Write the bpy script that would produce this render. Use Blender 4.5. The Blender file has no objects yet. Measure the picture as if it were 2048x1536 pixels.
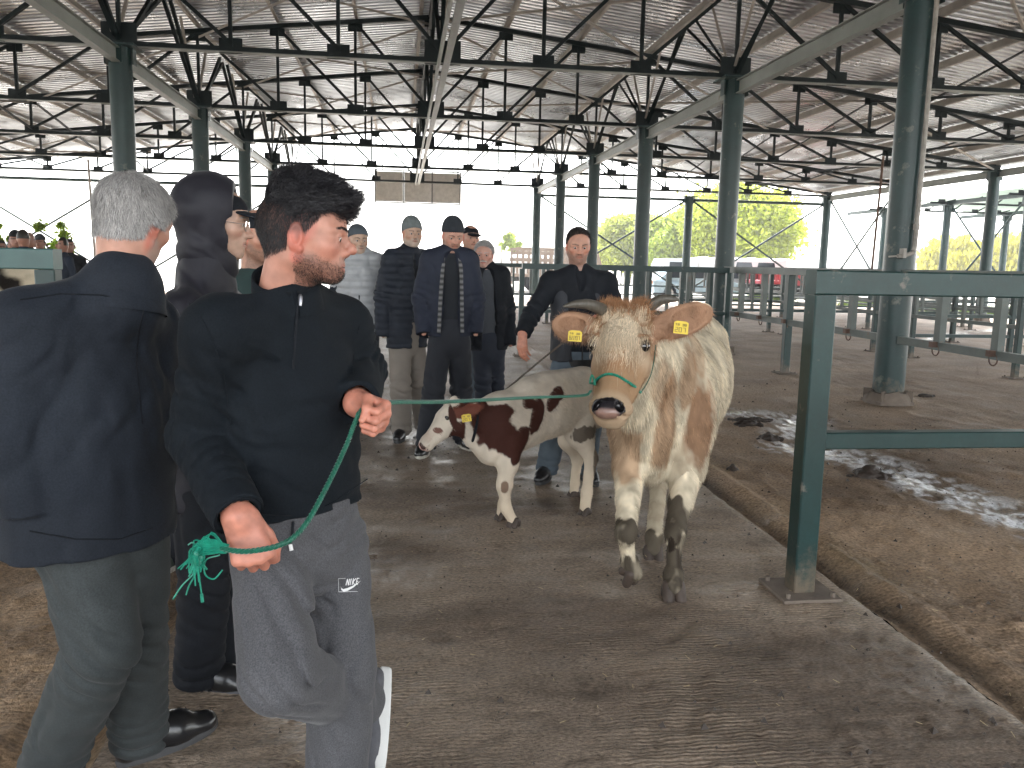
import bpy, bmesh, math, random
import numpy as np
from mathutils import Vector, Matrix
C = bpy.context.scene.collection
R = math.radians
rng = np.random.default_rng(7)
random.seed(5)
# ---------------------------------------------------------------- camera
CF, CP, CY, CR, CH = 1662.54, .1435, .135, .0215, 1.45
cF = np.array([math.sin(CY)*math.cos(CP), math.cos(CY)*math.cos(CP), -math.sin(CP)])
_r = np.array([math.cos(CY), -math.sin(CY), 0.]); _u = np.cross(_r, cF)
cR = math.cos(CR)*_r + math.sin(CR)*_u; cU = -math.sin(CR)*_r + math.cos(CR)*_u
cd = bpy.data.cameras.new('camera'); cam = bpy.data.objects.new('camera', cd); C.objects.link(cam)
cd.sensor_width = 36; cd.lens = CF/2048*36; cd.clip_end = 900; cd.clip_start = .05
cam.matrix_world = Matrix(((cR[0], cU[0], -cF[0], 0), (cR[1], cU[1], -cF[1], 0), (cR[2], cU[2], -cF[2], CH), (0, 0, 0, 1)))
bpy.context.scene.camera = cam
# ---------------------------------------------------------------- world, sun, exposure
W = bpy.data.worlds.new('World'); bpy.context.scene.world = W; W.use_nodes = True
nt = W.node_tree; bg = nt.nodes['Background']; sky = nt.nodes.new('ShaderNodeTexSky')
SEL, SAZ = 52, 20          # sun elevation, azimuth from +Y towards +X
sky.sky_type = 'NISHITA'; sky.sun_disc = False; sky.sun_elevation = R(SEL); sky.sun_rotation = R(SAZ)
sky.dust_density = 2.5; sky.air_density = 1.2; sky.ozone_density = .6
hs = nt.nodes.new('ShaderNodeHueSaturation'); hs.inputs['Saturation'].default_value = .22      # overcast: nearly white
nt.links.new(sky.outputs[0], hs.inputs['Color']); nt.links.new(hs.outputs[0], bg.inputs[0]); bg.inputs[1].default_value = .15
sl = bpy.data.lights.new('sun', 'SUN'); sun = bpy.data.objects.new('sun', sl); C.objects.link(sun)
sl.energy = 1.5; sl.angle = R(12); sl.color = (1, .96, .9)
sun.rotation_euler = Vector((-math.sin(R(SAZ))*math.cos(R(SEL)), -math.cos(R(SAZ))*math.cos(R(SEL)), -math.sin(R(SEL)))).to_track_quat('-Z', 'Y').to_euler()
vs = bpy.context.scene.view_settings
vs.view_transform = 'Standard'; vs.look = 'None'; vs.gamma = 1; vs.exposure = 3.1
bpy.context.scene.cycles.max_bounces = 6; bpy.context.scene.cycles.diffuse_bounces = 4
bpy.context.scene.cycles.glossy_bounces = 3
# ---------------------------------------------------------------- helpers
def P(u, v, Y):
    """point of the place seen at photo pixel (u, v) standing at world depth Y"""
    d = cF + cR*(u-1024)/CF - cU*(v-768)/CF
    return d*(Y/d[1]) + np.array([0, 0, CH])
def G(u, v, Z=0):
    d = cF + cR*(u-1024)/CF - cU*(v-768)/CF
    return d*((Z-CH)/d[2]) + np.array([0, 0, CH])
MATS = {}
def mat(name, col, rough=.7, metal=0, bump=0, bscale=40, var=.15, vscale=6, attr=None, stretch=(1, 1, 1), bdist=.01, spec=.5, sheen=0, sss=0, var2=0, v2s=40, emit=None, rvar=0, coat=0, stain=None, stain_s=3, stain_t=.55, trans=0, dirt=0):
    if name in MATS: return MATS[name]
    m = bpy.data.materials.new(name); m.use_nodes = True; n = m.node_tree.nodes; l = m.node_tree.links
    b = n['Principled BSDF']; b.inputs['Roughness'].default_value = rough; b.inputs['Metallic'].default_value = metal
    b.inputs['Specular IOR Level'].default_value = spec
    if sheen: b.inputs['Sheen Weight'].default_value = sheen; b.inputs['Sheen Roughness'].default_value = .4
    if sss: b.inputs['Subsurface Weight'].default_value = sss; b.inputs['Subsurface Radius'].default_value = (.012, .005, .003); b.inputs['Subsurface Scale'].default_value = 1
    if coat: b.inputs['Coat Weight'].default_value = coat; b.inputs['Coat Roughness'].default_value = .15
    tc = n.new('ShaderNodeTexCoord'); mp = n.new('ShaderNodeMapping'); mp.inputs['Scale'].default_value = stretch
    l.new(tc.outputs['Object'], mp.inputs[0])
    def noise(s, det=6, rgh=.6):
        t = n.new('ShaderNodeTexNoise'); t.inputs['Scale'].default_value = s; t.inputs['Detail'].default_value = det; t.inputs['Roughness'].default_value = rgh
        l.new(mp.outputs[0], t.inputs['Vector']); return t
    def mixc(fac, a, bb, mode='MIX'):
        x = n.new('ShaderNodeMix'); x.data_type = 'RGBA'; x.blend_type = mode
        for sock, val in ((x.inputs[0], fac), (x.inputs[6], a), (x.inputs[7], bb)):
            if hasattr(val, 'links') or hasattr(val, 'is_linked'): l.new(val, sock)
            else: sock.default_value = val
        return x.outputs[2]
    def ramp(src, a, bq, lo=0, hi=1):
        r = n.new('ShaderNodeMapRange'); l.new(src, r.inputs[0]); r.inputs[1].default_value = a; r.inputs[2].default_value = bq; r.inputs[3].default_value = lo; r.inputs[4].default_value = hi
        return r.outputs[0]
    if attr:
        a = n.new('ShaderNodeAttribute'); a.attribute_name = attr; base = a.outputs['Color']
    else:
        base = n.new('ShaderNodeRGB'); base.outputs[0].default_value = (*col, 1); base = base.outputs[0]
    if var:
        t = noise(vscale); f = ramp(t.outputs[0], .3, .7, 1-var, 1+var)
        vm = n.new('ShaderNodeVectorMath'); vm.operation = 'SCALE'; l.new(base, vm.inputs[0]); l.new(f, vm.inputs['Scale']); base = vm.outputs[0]
    if var2:
        t = noise(v2s, 3); f = ramp(t.outputs[0], .3, .7, 1-var2, 1+var2)
        vm = n.new('ShaderNodeVectorMath'); vm.operation = 'SCALE'; l.new(base, vm.inputs[0]); l.new(f, vm.inputs['Scale']); base = vm.outputs[0]
    if stain:
        t = noise(stain_s, 8, .7); f = ramp(t.outputs[0], stain_t, stain_t+.08, 0, 1); base = mixc(f, base, (*stain, 1))
    if dirt:      # splashed mud low down
        sp = n.new('ShaderNodeSeparateXYZ'); l.new(tc.outputs['Object'], sp.inputs[0]); t = noise(14, 6, .7); mz = n.new('ShaderNodeMath'); mz.operation = 'MULTIPLY_ADD'; l.new(t.outputs[0], mz.inputs[0]); mz.inputs[1].default_value = -dirt*1.6; l.new(sp.outputs[2], mz.inputs[2])
        base = mixc(ramp(mz.outputs[0], -dirt*.75, -dirt*.25, .9, 0), base, (.13, .1, .07, 1))
    l.new(base, b.inputs['Base Color'])
    if rvar:
        t = noise(vscale*1.7); l.new(ramp(t.outputs[0], .3, .7, max(.02, rough-rvar), min(1, rough+rvar)), b.inputs['Roughness'])
    if bump:
        t = noise(bscale, 5, .65); bn = n.new('ShaderNodeBump'); bn.inputs['Strength'].default_value = bump; bn.inputs['Distance'].default_value = bdist
        l.new(t.outputs[0], bn.inputs['Height']); l.new(bn.outputs[0], b.inputs['Normal'])
    if emit: b.inputs['Emission Color'].default_value = (*emit, 1); b.inputs['Emission Strength'].default_value = 1
    if trans: b.inputs['Transmission Weight'].default_value = trans
    MATS[name] = m; return m
def linked(o, parent=None):
    C.objects.link(o)
    if parent is not None:
        o.parent = parent; o.matrix_parent_inverse = parent.matrix_basis.inverted()
    return o
def mesh_obj(name, V, F, m, parent=None, smooth=False, cols=None, attrs=None):
    me = bpy.data.meshes.new(name)
    if isinstance(F, np.ndarray):
        V = np.asarray(V, dtype=np.float32); k = F.shape[1]
        me.vertices.add(len(V)); me.vertices.foreach_set('co', V.ravel())
        me.loops.add(F.size); me.loops.foreach_set('vertex_index', F.ravel().astype(np.int32))
        me.polygons.add(len(F)); me.polygons.foreach_set('loop_start', np.arange(0, F.size, k, dtype=np.int32))
        me.update(calc_edges=True)
    else:
        me.from_pydata([tuple(map(float, v)) for v in V], [], F)
    if smooth: me.polygons.foreach_set('use_smooth', np.ones(len(me.polygons), dtype=bool))
    if cols is not None:
        a = me.color_attributes.new('col', 'FLOAT_COLOR', 'POINT')
        a.data.foreach_set('color', np.c_[cols, np.ones(len(cols))].astype(np.float32).ravel())
    for k, v in (attrs or {}).items():
        a = me.attributes.new(k, 'FLOAT', 'POINT'); a.data.foreach_set('value', np.asarray(v, dtype=np.float32))
    me.materials.append(m); me.update()
    return linked(bpy.data.objects.new(name, me), parent)
def thing(name, label, cat, loc=(0, 0, 0), group=None, kind=None):
    o = bpy.data.objects.new(name, None); o.location = [float(v) for v in loc]; C.objects.link(o)
    o.empty_display_size = .1
    return tag(o, label, cat, group, kind)
def tag(o, label=None, cat=None, group=None, kind=None):
    if label: o['label'] = label
    if cat: o['category'] = cat
    if group: o['group'] = group
    if kind: o['kind'] = kind
    return o
class MB:
    """collects boxes, bars and tubes, links them as one mesh object"""
    def __init__(s): s.V = []; s.F = []
    def add(s, V, F):
        b = len(s.V); s.V += [tuple(map(float, v)) for v in V]; s.F += [tuple(b+i for i in f) for f in F]; return s
    def box(s, a, b):
        x0, y0, z0 = a; x1, y1, z1 = b
        return s.add([(x0, y0, z0), (x1, y0, z0), (x1, y1, z0), (x0, y1, z0), (x0, y0, z1), (x1, y0, z1), (x1, y1, z1), (x0, y1, z1)],
                     [(0, 3, 2, 1), (4, 5, 6, 7), (0, 1, 5, 4), (1, 2, 6, 5), (2, 3, 7, 6), (3, 0, 4, 7)])
    def bar(s, a, b, w, h, up=(0, 0, 1), bev=0):
        """rectangular bar from a to b: w across, h along up"""
        a = np.array(a, float); b = np.array(b, float); d = (b-a)/np.linalg.norm(b-a); up = np.array(up, float)
        sx = np.cross(d, up); n = np.linalg.norm(sx)
        if n < 1e-4: sx = np.cross(d, (0, 1, 0)); n = np.linalg.norm(sx)
        sx /= n; sz = np.cross(sx, d)
        if bev:
            pr = [(w/2, h/2-bev), (w/2-bev, h/2), (-w/2+bev, h/2), (-w/2, h/2-bev), (-w/2, -h/2+bev), (-w/2+bev, -h/2), (w/2-bev, -h/2), (w/2, -h/2+bev)]
        else: pr = [(w/2, h/2), (-w/2, h/2), (-w/2, -h/2), (w/2, -h/2)]
        return s.prism(a, b, pr, sx, sz)
    def prism(s, a, b, pr, sx, sz):
        k = len(pr); V = [p + sx*u + sz*v for p in (np.array(a), np.array(b)) for u, v in pr]
        F = [(i, (i+1) % k, k+(i+1) % k, k+i) for i in range(k)] + [tuple(range(k-1, -1, -1)), tuple(range(k, 2*k))]
        return s.add(V, F)
    def angle(s, a, b, w, t=.008, flip=1):
        """steel angle section"""
        a = np.array(a, float); b = np.array(b, float); d = (b-a)/np.linalg.norm(b-a)
        sx = np.cross(d, (0, 1, 0)); sx = sx/np.linalg.norm(sx) if np.linalg.norm(sx) > .05 else np.array([1., 0, 0]); sz = np.cross(sx, d)
        pr = [(0, 0), (w, 0), (w, t), (t, t), (t, w*flip), (0, w*flip)]
        return s.prism(a, b, pr, sx, sz)
    def tube(s, pts, r, n=10, cap=True, rs=None, up=(0.3, .2, 1)):
        pts = [np.array(p, float) for p in pts]; V = []; F = []; N = len(pts)
        up = np.array(up, float)
        for i, p in enumerate(pts):
            d = pts[min(i+1, N-1)] - pts[max(i-1, 0)]; d /= np.linalg.norm(d)+1e-12
            sx = np.cross(d, up); sx /= np.linalg.norm(sx)+1e-12; sz = np.cross(sx, d)
            rr = rs[i] if rs is not None else r
            for k in range(n):
                t = 2*math.pi*k/n; V.append(p + rr*(sx*math.cos(t)+sz*math.sin(t)))
        for i in range(N-1):
            for k in range(n): F.append((i*n+k, i*n+(k+1) % n, (i+1)*n+(k+1) % n, (i+1)*n+k))
        if cap: F += [tuple(range(n-1, -1, -1)), tuple((N-1)*n+k for k in range(n))]
        return s.add(V, F)
    def build(s, name, m, parent=None, smooth=False):
        o = mesh_obj(name, s.V, s.F, m, parent, smooth)
        if smooth:
            try: o.data.set_sharp_from_angle(angle=R(40))
            except Exception: pass
        return o
def vnoise(p, s=1., seed=0):
    """smooth value noise, p (...,3) -> -1..1"""
    q = np.asarray(p, dtype=np.float32)*s + seed*17.13; i = np.floor(q).astype(np.int64); f = q-i; f = f*f*(3-2*f)
    def hsh(a, b, c):
        h_ = (a*374761393 + b*668265263 + c*2147483647 + seed*1013) & 0x7fffffff
        h_ = ((h_ ^ (h_ >> 13))*1274126177) & 0x7fffffff; h_ ^= h_ >> 16
        return (h_ & 65535).astype(np.float32)/32767.5-1
    r = 0
    for a in (0, 1):
        for b in (0, 1):
            for c in (0, 1):
                w = (f[..., 0] if a else 1-f[..., 0])*(f[..., 1] if b else 1-f[..., 1])*(f[..., 2] if c else 1-f[..., 2])
                r = r + w*hsh(i[..., 0]+a, i[..., 1]+b, i[..., 2]+c)
    return r
def fbm(p, s, seed=0, o=4):
    return sum(vnoise(p, s*2**k, seed+k)*.5**k for k in range(o))
# ================================================================ ground
XL, XR = -.88, 2.03
GREEN = (.008, .031, .031)
m_walk = mat('grooved_concrete', (.17, .135, .105), .6, spec=.22, attr='col', var=.2, vscale=1.3, var2=.5, v2s=60, stretch=(1, 2., 1), bump=1., bscale=110, bdist=.012, rvar=.2)
m_pen = mat('pen_floor', (.2, .15, .1), .7, spec=.22, attr='col', var=.2, vscale=1.1, var2=.48, v2s=60, bump=1., bscale=85, bdist=.012, rvar=.25)
def wetmat(m, col=(.6, .6, .6)):
    n = m.node_tree.nodes; l = m.node_tree.links; b = n['Principled BSDF']
    a = n.new('ShaderNodeAttribute'); a.attribute_name = 'wet'
    src = b.inputs['Roughness'].links[0].from_socket
    mx = n.new('ShaderNodeMix'); mx.data_type = 'FLOAT'; l.new(a.outputs['Fac'], mx.inputs[0]); l.new(src, mx.inputs[2]); mx.inputs[3].default_value = .06
    l.new(mx.outputs[0], b.inputs['Roughness'])
    bn = b.inputs['Normal'].links[0].from_node
    mm = n.new('ShaderNodeMath'); mm.operation = 'MULTIPLY_ADD'; l.new(a.outputs['Fac'], mm.inputs[0]); mm.inputs[1].default_value = -.72; mm.inputs[2].default_value = .8
    l.new(mm.outputs[0], bn.inputs['Strength'])
wetmat(m_walk); wetmat(m_pen)
def grooves(m, scale, k, dark):
    n = m.node_tree.nodes; l = m.node_tree.links; b = n['Principled BSDF']; tc = n.new('ShaderNodeTexCoord'); w = n.new('ShaderNodeTexWave'); w.bands_direction = 'Y'
    w.inputs['Scale'].default_value = scale; w.inputs['Distortion'].default_value = 2.2; w.inputs['Detail'].default_value = 5; w.inputs['Detail Scale'].default_value = 1.2; w.inputs['Detail Roughness'].default_value = .7; l.new(tc.outputs['Object'], w.inputs[0])
    nz = n.new('ShaderNodeTexNoise'); nz.inputs['Scale'].default_value = 1.4; nz.inputs['Detail'].default_value = 6; l.new(tc.outputs['Object'], nz.inputs[0])
    r = n.new('ShaderNodeMapRange'); r.inputs[1].default_value = .42; r.inputs[2].default_value = .62; l.new(nz.outputs[0], r.inputs[0])
    mu = n.new('ShaderNodeMath'); mu.operation = 'MULTIPLY'; l.new(w.outputs['Fac'], mu.inputs[0]); l.new(r.outputs[0], mu.inputs[1])
    old = b.inputs['Normal'].links[0].from_socket; bp = n.new('ShaderNodeBump'); bp.inputs['Strength'].default_value = k; bp.inputs['Distance'].default_value = .006; l.new(mu.outputs[0], bp.inputs['Height']); l.new(old, bp.inputs['Normal']); l.new(bp.outputs[0], b.inputs['Normal'])
    c = b.inputs['Base Color'].links[0].from_socket; f = n.new('ShaderNodeMapRange'); l.new(mu.outputs[0], f.inputs[0]); f.inputs[3].default_value = dark; f.inputs[4].default_value = 1.12; v = n.new('ShaderNodeVectorMath'); v.operation = 'SCALE'; l.new(c, v.inputs[0]); l.new(f.outputs[0], v.inputs['Scale']); l.new(v.outputs[0], b.inputs['Base Color'])
grooves(m_walk, 17, .5, .8); grooves(m_pen, 14, .2, .93)
def segd(p, pts):
    d = np.full(len(p), 9.)
    for a, b in zip(pts[:-1], pts[1:]):
        a = np.array(a); b = np.array(b); t = np.clip(((p-a)@(b-a))/((b-a)@(b-a)), 0, 1)
        d = np.minimum(d, np.linalg.norm(p-(a+t[:, None]*(b-a)), axis=1))
    return d
def sheet(name, xs, ys, zf, m, colf, wetf):
    X, Y = np.meshgrid(xs, ys, indexing='ij'); p = np.c_[X.ravel(), Y.ravel(), np.zeros(X.size)]
    z = zf(p); V = p.copy(); V[:, 2] = z; nx, ny = len(xs), len(ys)
    i = np.arange(nx-1)[:, None]*ny + np.arange(ny-1)[None]; i = i.ravel()
    F = np.c_[i, i+ny, i+ny+1, i+1]
    o = mesh_obj(name, V, F, m, None, True, cols=colf(p, z), attrs={'wet': wetf(p, z)})
    return tag(o, kind='structure')
def ygrid(): 
    y = [-8., -6, -3.5, -2.]; 
    while y[-1] < 36: y.append(y[-1] + max(.012, .0065*abs(y[-1])**1.25 if y[-1] > 1 else .03))
    return np.array(y)
YG = ygrid()
def walk_z(p):
    g = np.sin(p[:, 1]*2*np.pi/.055 + 1.5*vnoise(p, 1.2, 3) + .6*vnoise(p, 5, 8))
    keep = np.clip(.5+1.3*fbm(p, .9, 11, 3), .0, 1)
    z = .0016*g*keep + .006*fbm(p*[1, 1.6, 1], 7, 4, 3) + .004*fbm(p, 26, 14, 3) + .01*vnoise(p, .6, 5)
    clod = np.clip(fbm(p, 20, 21, 3)-.4, 0, 1)*.03*np.clip(.4+vnoise(p, .7, 30)+np.clip(.9-p[:, 1]*.3, 0, 1), 0, 1.4)
    e = np.clip((p[:, 0]-(XR-.02))/.02, 0, 1)
    return z + clod - .004*e
def walk_c(p, z):
    a = np.array([.34, .265, .2]); b = np.array([.215, .162, .12]); c = np.array([.33, .25, .185])
    t = np.clip(.5+1.1*fbm(p*[1, 2.2, 1], 1.1, 40, 5), 0, 1)[:, None]; col = a*(1-t)+b*t
    gm = np.clip(fbm(p*[.8, 11, 1], 2.2, 44, 4)*1.3-.3, 0, .7)[:, None]; col = col*(1-.55*gm)+c*.55*gm
    t2 = np.clip(fbm(p, 4, 50, 4)*1.5-.5, 0, 1)[:, None]; col = col*(1-.5*t2)+np.array([.05, .035, .025])*.5*t2
    ed = np.clip(1.3-np.abs(p[:, 0]-XR+.012)/.03, 0, 1)[:, None]*np.clip(.75+vnoise(p, 3, 9), 0, 1)[:, None]
    col = col*(1-ed*.7)+np.array([.45, .38, .3])*ed*.7
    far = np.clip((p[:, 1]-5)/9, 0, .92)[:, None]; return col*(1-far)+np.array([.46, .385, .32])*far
def walk_w(p, z):
    return np.clip(.05+.7*fbm(p*[1, 2, 1], 2.2, 60, 4), 0, .6)*np.clip(1.3-np.abs(p[:, 1]-4.5)*.22, .25, 1)
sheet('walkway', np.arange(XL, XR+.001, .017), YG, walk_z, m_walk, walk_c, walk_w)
pud = [G(*q)[:2].tolist()+[0] for q in ((1475, 822), (1600, 832), (1590, 895), (1700, 910), (1850, 965), (1960, 1010), (2080, 1050), (2200, 1090))]
pud2 = [G(*q)[:2].tolist()+[0] for q in ((1800, 690), (1950, 660), (2100, 650))]
def pud_d(p): return np.minimum(segd(p, [tuple(x) for x in pud])*1.0, segd(p, [tuple(x) for x in pud2]))
def gut(x):      # drain channel profile right of the slab
    return -.05*np.exp(-((x-.11)/.075)**2) + .03*np.exp(-((x-.33)/.07)**2)
def pen_z(p):
    x = p[:, 0]-XR; x = x*1.5; near = np.clip(1.2-p[:, 1]*.05, .3, 1)
    z = gut(x + .03*vnoise(p, 1.4, 2))*np.clip(.8+.6*vnoise(p, 1.1, 7), .3, 1.3) + .016*fbm(p, 6, 3, 5)*near + .02*vnoise(p, .5, 9)*np.clip(x-.4, 0, 1) + .006*fbm(p, 24, 33, 2)
    w = np.clip(1-pud_d(p)/.35+.3*fbm(p, 3, 70, 3), 0, 1); z -= .02*w
    cl = np.clip(fbm(p, 9, 23, 3)-.6, 0, 1)*.05*np.clip(.3+vnoise(p, .6, 31), 0, 1)
    return z + cl*np.clip(x/.5, 0, 1) - .012
def pen_c(p, z):
    a = np.array([.35, .245, .16]); b = np.array([.21, .143, .092]); t = np.clip(.45+1.2*fbm(p, .9, 41, 5), 0, 1)[:, None]; col = a*(1-t)+b*t
    x = p[:, 0]-XR; d = np.exp(-((x-.09)/.06)**2)[:, None]; col = col*(1-.6*d)+np.array([.035, .028, .02])*.6*d
    y = np.clip(fbm(p, 1.7, 47, 3)*1.4-.3, 0, 1)[:, None]*np.exp(-((x-.27)/.14)**2)[:, None]; col = col*(1-y)+np.array([.2, .14, .075])*y
    w = np.clip(1-pud_d(p)/.5, 0, 1)[:, None]; col = col*(1-.5*w)+np.array([.05, .04, .032])*.5*w
    sp = np.clip((fbm(p, 16, 91, 3)+.35*fbm(p, 4, 93, 3)+.06)/.12, 0, 1)[:, None]*np.clip(1.5-pud_d(p)/.24, 0, 1)[:, None]; col = col*(1-sp)+np.array([.9, .9, .92])*sp  # bright reflection on the wet strips, painted in as white speckle
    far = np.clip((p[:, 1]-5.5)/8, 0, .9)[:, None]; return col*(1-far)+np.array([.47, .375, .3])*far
def pen_w(p, z):
    return np.clip(np.clip(1.1-pud_d(p)/.34, 0, 1)*(.75+.9*fbm(p, 5, 70, 4))+.1*fbm(p, 3, 72, 3), 0, 1)
xs = np.unique(np.r_[np.arange(XR+.004, XR+.7, .016), np.arange(XR+.7, 8, .03), np.arange(8, 20, .15)])
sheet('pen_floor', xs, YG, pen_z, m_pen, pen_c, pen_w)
def left_z(p):
    x = XL-p[:, 0]
    return -.07*np.exp(-((x-.1)/.08)**2) + .05*np.clip((x-.15)/.12, 0, 1) + .009*fbm(p, 7, 63, 4) + .006*fbm(p, 26, 64, 2) + np.clip(fbm(p, 12, 25, 3)-.4, 0, 1)*.02 - .012
def left_c(p, z):
    a = np.array([.35, .24, .15]); b = np.array([.19, .125, .075]); t = np.clip(.35+1.3*fbm(p, 2.2, 42, 5), 0, 1)[:, None]; col = a*(1-t)+b*t
    x = XL-p[:, 0]; e = np.exp(-((x-.0)/.035)**2)[:, None]; return col*(1-.6*e)+np.array([.36, .29, .2])*.6*e
sheet('left_floor', np.unique(np.r_[np.arange(-18, -5, .15), np.arange(-5, -2.2, .05), np.arange(-2.2, XL-.003, .015)]), YG, left_z, m_pen, left_c, lambda p, z: np.clip(fbm(p, 3, 77, 3)*.5, 0, .4))
m_out = mat('yard_ground', (.55, .52, .47), .85, var=.2, vscale=.3, var2=.2, v2s=3)
b = MB()
for x0, y0, x1, y1 in ((-500, 36, 500, 800), (-500, -60, -18, 36), (20, -60, 500, 36), (-18, -60, 20, -8)): b.add([(x0, y0, -.03), (x1, y0, -.03), (x1, y1, -.03), (x0, y1, -.03)], [(0, 1, 2, 3)])
tag(b.build('ground', m_out), kind='structure')
# ================================================================ the shed
m_col = mat('green_steel_paint', GREEN, .38, var=.2, vscale=3, var2=.1, v2s=30, bump=.15, bscale=60, bdist=.002, stain=(.1, .11, .09), stain_s=5, stain_t=.6, dirt=.5)
m_dark = mat('dark_truss_paint', (.005, .011, .012), .6, spec=.25, var=.25, vscale=2, stain=(.02, .02, .018), stain_s=4, stain_t=.66)
m_beam = mat('pale_green_steel', (.2, .215, .195), .5, var=.2, vscale=1.5, stain=(.13, .1, .07), stain_s=3, stain_t=.62)
m_purl = mat('dusty_purlin', (.3, .27, .235), .6, var=.2, vscale=2)
m_roof = mat('galvanised_sheet', (.35, .363, .38), .3, metal=.8, var=.16, vscale=.5, var2=.12, v2s=3, rvar=.08, stain=(.24, .24, .245), stain_s=1.2, stain_t=.62)
m_conc = mat('column_footing_concrete', (.15, .12, .095), .9, bump=.6, bscale=20, var=.3, vscale=8)
SP, Y0, HC, XM = 4.9884, 8.5424, 4.479, .64
XC, XE = (5.4, -4.12), (17.7, -16.42)
HE, HR = 4.62, 6.55                      # top chord at the eave and ridge
def ztop(x): return HR - (HR-HE)*abs(x-XM)/17.06
NX = sorted([XM+s*q for s in (1, -1) for q in [1.587, 3.173, 4.76]+[4.76+1.757*k for k in range(1, 8)]]+[XM])
shed = thing('market_shed', 'open sided livestock market shed with dark green steel columns, lattice trusses and corrugated metal roof', 'building', (XM, 0, 0))
YT = [Y0+SP*k for k in range(-2, 6)]
def column(x, y, h=HC, r=.165, parent=shed, m=m_col, foot=True):
    o = MB().tube([(x, y, .02), (x, y, h)], r, 28).build('column', m, parent, True)
    c = MB(); c.box((x-.27, y-.27, h), (x+.27, y+.27, h+.03))
    for a in range(4):
        dx, dy = [(1, 0), (0, 1), (-1, 0), (0, -1)][a]
        c.bar((x+dx*.2, y+dy*.2, h-.24), (x+dx*.2, y+dy*.2, h-.002), .012 if dx else .17, .17 if dx else .012, (0, 1, 0))
    c.build('capital_bracket', m, o)
    if foot:
        f = MB(); f.box((x-.2, y-.2, 0), (x+.2, y+.2, .035))
        for a in range(4):
            an = a*math.pi/2+math.pi/4; f.bar((x+.2*math.cos(an), y+.2*math.sin(an), .03), (x+.2*math.cos(an), y+.2*math.sin(an), .15), .02, .12, (math.cos(an), math.sin(an), 0))
        f.build('base_plate', m_conc, o)
        q = MB().tube([(x, y, .0), (x, y, .05), (x, y, .14)], .2, 20, rs=[.25, .23, .172]); q.V = [(a, b_, c_) if c_ < .01 else (a+.03*math.sin(37*a+b_*11), b_+.03*math.sin(29*b_), c_+.02*math.sin(31*a+17*b_)) for a, b_, c_ in q.V]
        q.build('mortar_collar', m_conc, o, True)
    return o
for y in YT:
    for x in XC:
        if y > 0: c = column(x, y)
        if x > 0 and abs(y-Y0) < .1:
            k = MB(); xx, yy = x+.03, y-.21
            k.tube([(xx, yy, HC-.05), (xx, yy, 1.75), (xx-.01, yy, 1.68)], .024, 10); k.tube([(xx-.01, yy, 1.66), (xx-.14, yy-.02, 1.62), (xx-.2, yy-.02, 1.62)], .022, 8)
            k.tube([(xx, yy, 1.9), (xx, yy, 1.96)], .034, 10); k.box((xx-.16, yy-.05, 1.6), (xx-.12, yy+.02, 1.7)); k.tube([(xx-.2, yy-.02, 1.62), (xx-.3, yy-.02, 1.61)], .01, 6)
            k.build('water_pipe', mat('worn_pipe', (.28, .26, .23), .5, var=.3, vscale=9), c)
    for x in XE:
        if y > 20 or x < 0: column(x, y, foot=y > 20)
for x in (11.7, -10.3): column(x, YT[-1], 4.3)
def truss(y, near):
    t = bpy.data.objects.new('truss', None); t.location = (XM, y, HC); linked(t, shed)
    b = MB()
    for s in (-1, 1): b.bar((XE[1], y+s*.035, HC+.065), (XE[0], y+s*.035, HC+.065), .05, .07)
    bc = b.build('bottom_chord', m_dark, t)
    MB().bar((XE[1], y, HC+.024), (XE[0], y, HC+.024), .15, .012).build('flange', m_beam, bc)
    for x1 in XE:
        b = MB(); b.bar((x1, y, HE), (XM, y, HR), .11, .09); b.build('top_chord', m_dark, t)
    n = len(NX)
    for i, x in enumerate(NX):
        zt = ztop(x)
        if zt-HC > .3: MB().bar((x, y, HC+.1), (x, y, zt), .055, .055, (0, 1, 0)).build('web_strut', m_dark, t)
        if i < n-1:
            x2 = NX[i+1]
            lo, hi = ((x, HC+.12), (x2, ztop(x2)-.05)) if abs(x2-XM) < abs(x-XM) else ((x, ztop(x)-.05), (x2, HC+.12))
            if XC[1]-.1 < (x+x2)/2 < XC[0]+.1: lo, hi = ((x, ztop(x)-.05), (x2, HC+.12)) if abs(x2-XM) < abs(x-XM) else ((x, HC+.12), (x2, ztop(x2)-.05))
            d = MB(); d.angle((lo[0], y-.03, lo[1]), (hi[0], y-.03, hi[1]), .055); d.angle((lo[0], y+.03, lo[1]), (hi[0], y+.03, hi[1]), .055, flip=-1)
            d.build('web_diagonal', m_dark, t)
        col = min(abs(x-c) for c in XC) < .1; w, hh = (.25, .17) if col else (.17, .1)
        if abs(x-XM) < .1: w, hh = .28, .17
        MB().box((x-w, y-.012, HC+.01), (x+w, y+.012, HC+.03+2*hh)).build('gusset_plate', m_dark, t)
        if zt-HC > .45: MB().box((x-.15, y-.011, zt-.19), (x+.15, y+.011, zt+.03)).build('gusset_plate', m_dark, t)
    for x in XC:       # knee struts fanning from the column head
        for dy in (-1, 1):
            if near or dy < 0:
                MB().angle((x+.04, y+dy*.1, HC+.1), (x+.04, y+dy*SP*.42, ztop(x)-.02), .06).build('knee_strut', m_dark, t)
                MB().angle((x-.04, y+dy*.12, HC+.2), (x-.04, y+dy*SP*.22, ztop(x)-.02), .045).build('knee_strut', m_purl, t)
for y in YT: truss(y, True)
def ibeam(a, b, h, w, t=.014):
    a = np.array(a, float); b = np.array(b, float); m = MB()
    m.bar(a+[0, 0, h/2], b+[0, 0, h/2], w, t); m.bar(a-[0, 0, h/2], b-[0, 0, h/2], w, t); m.bar(a, b, t, h-t); return m
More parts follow.
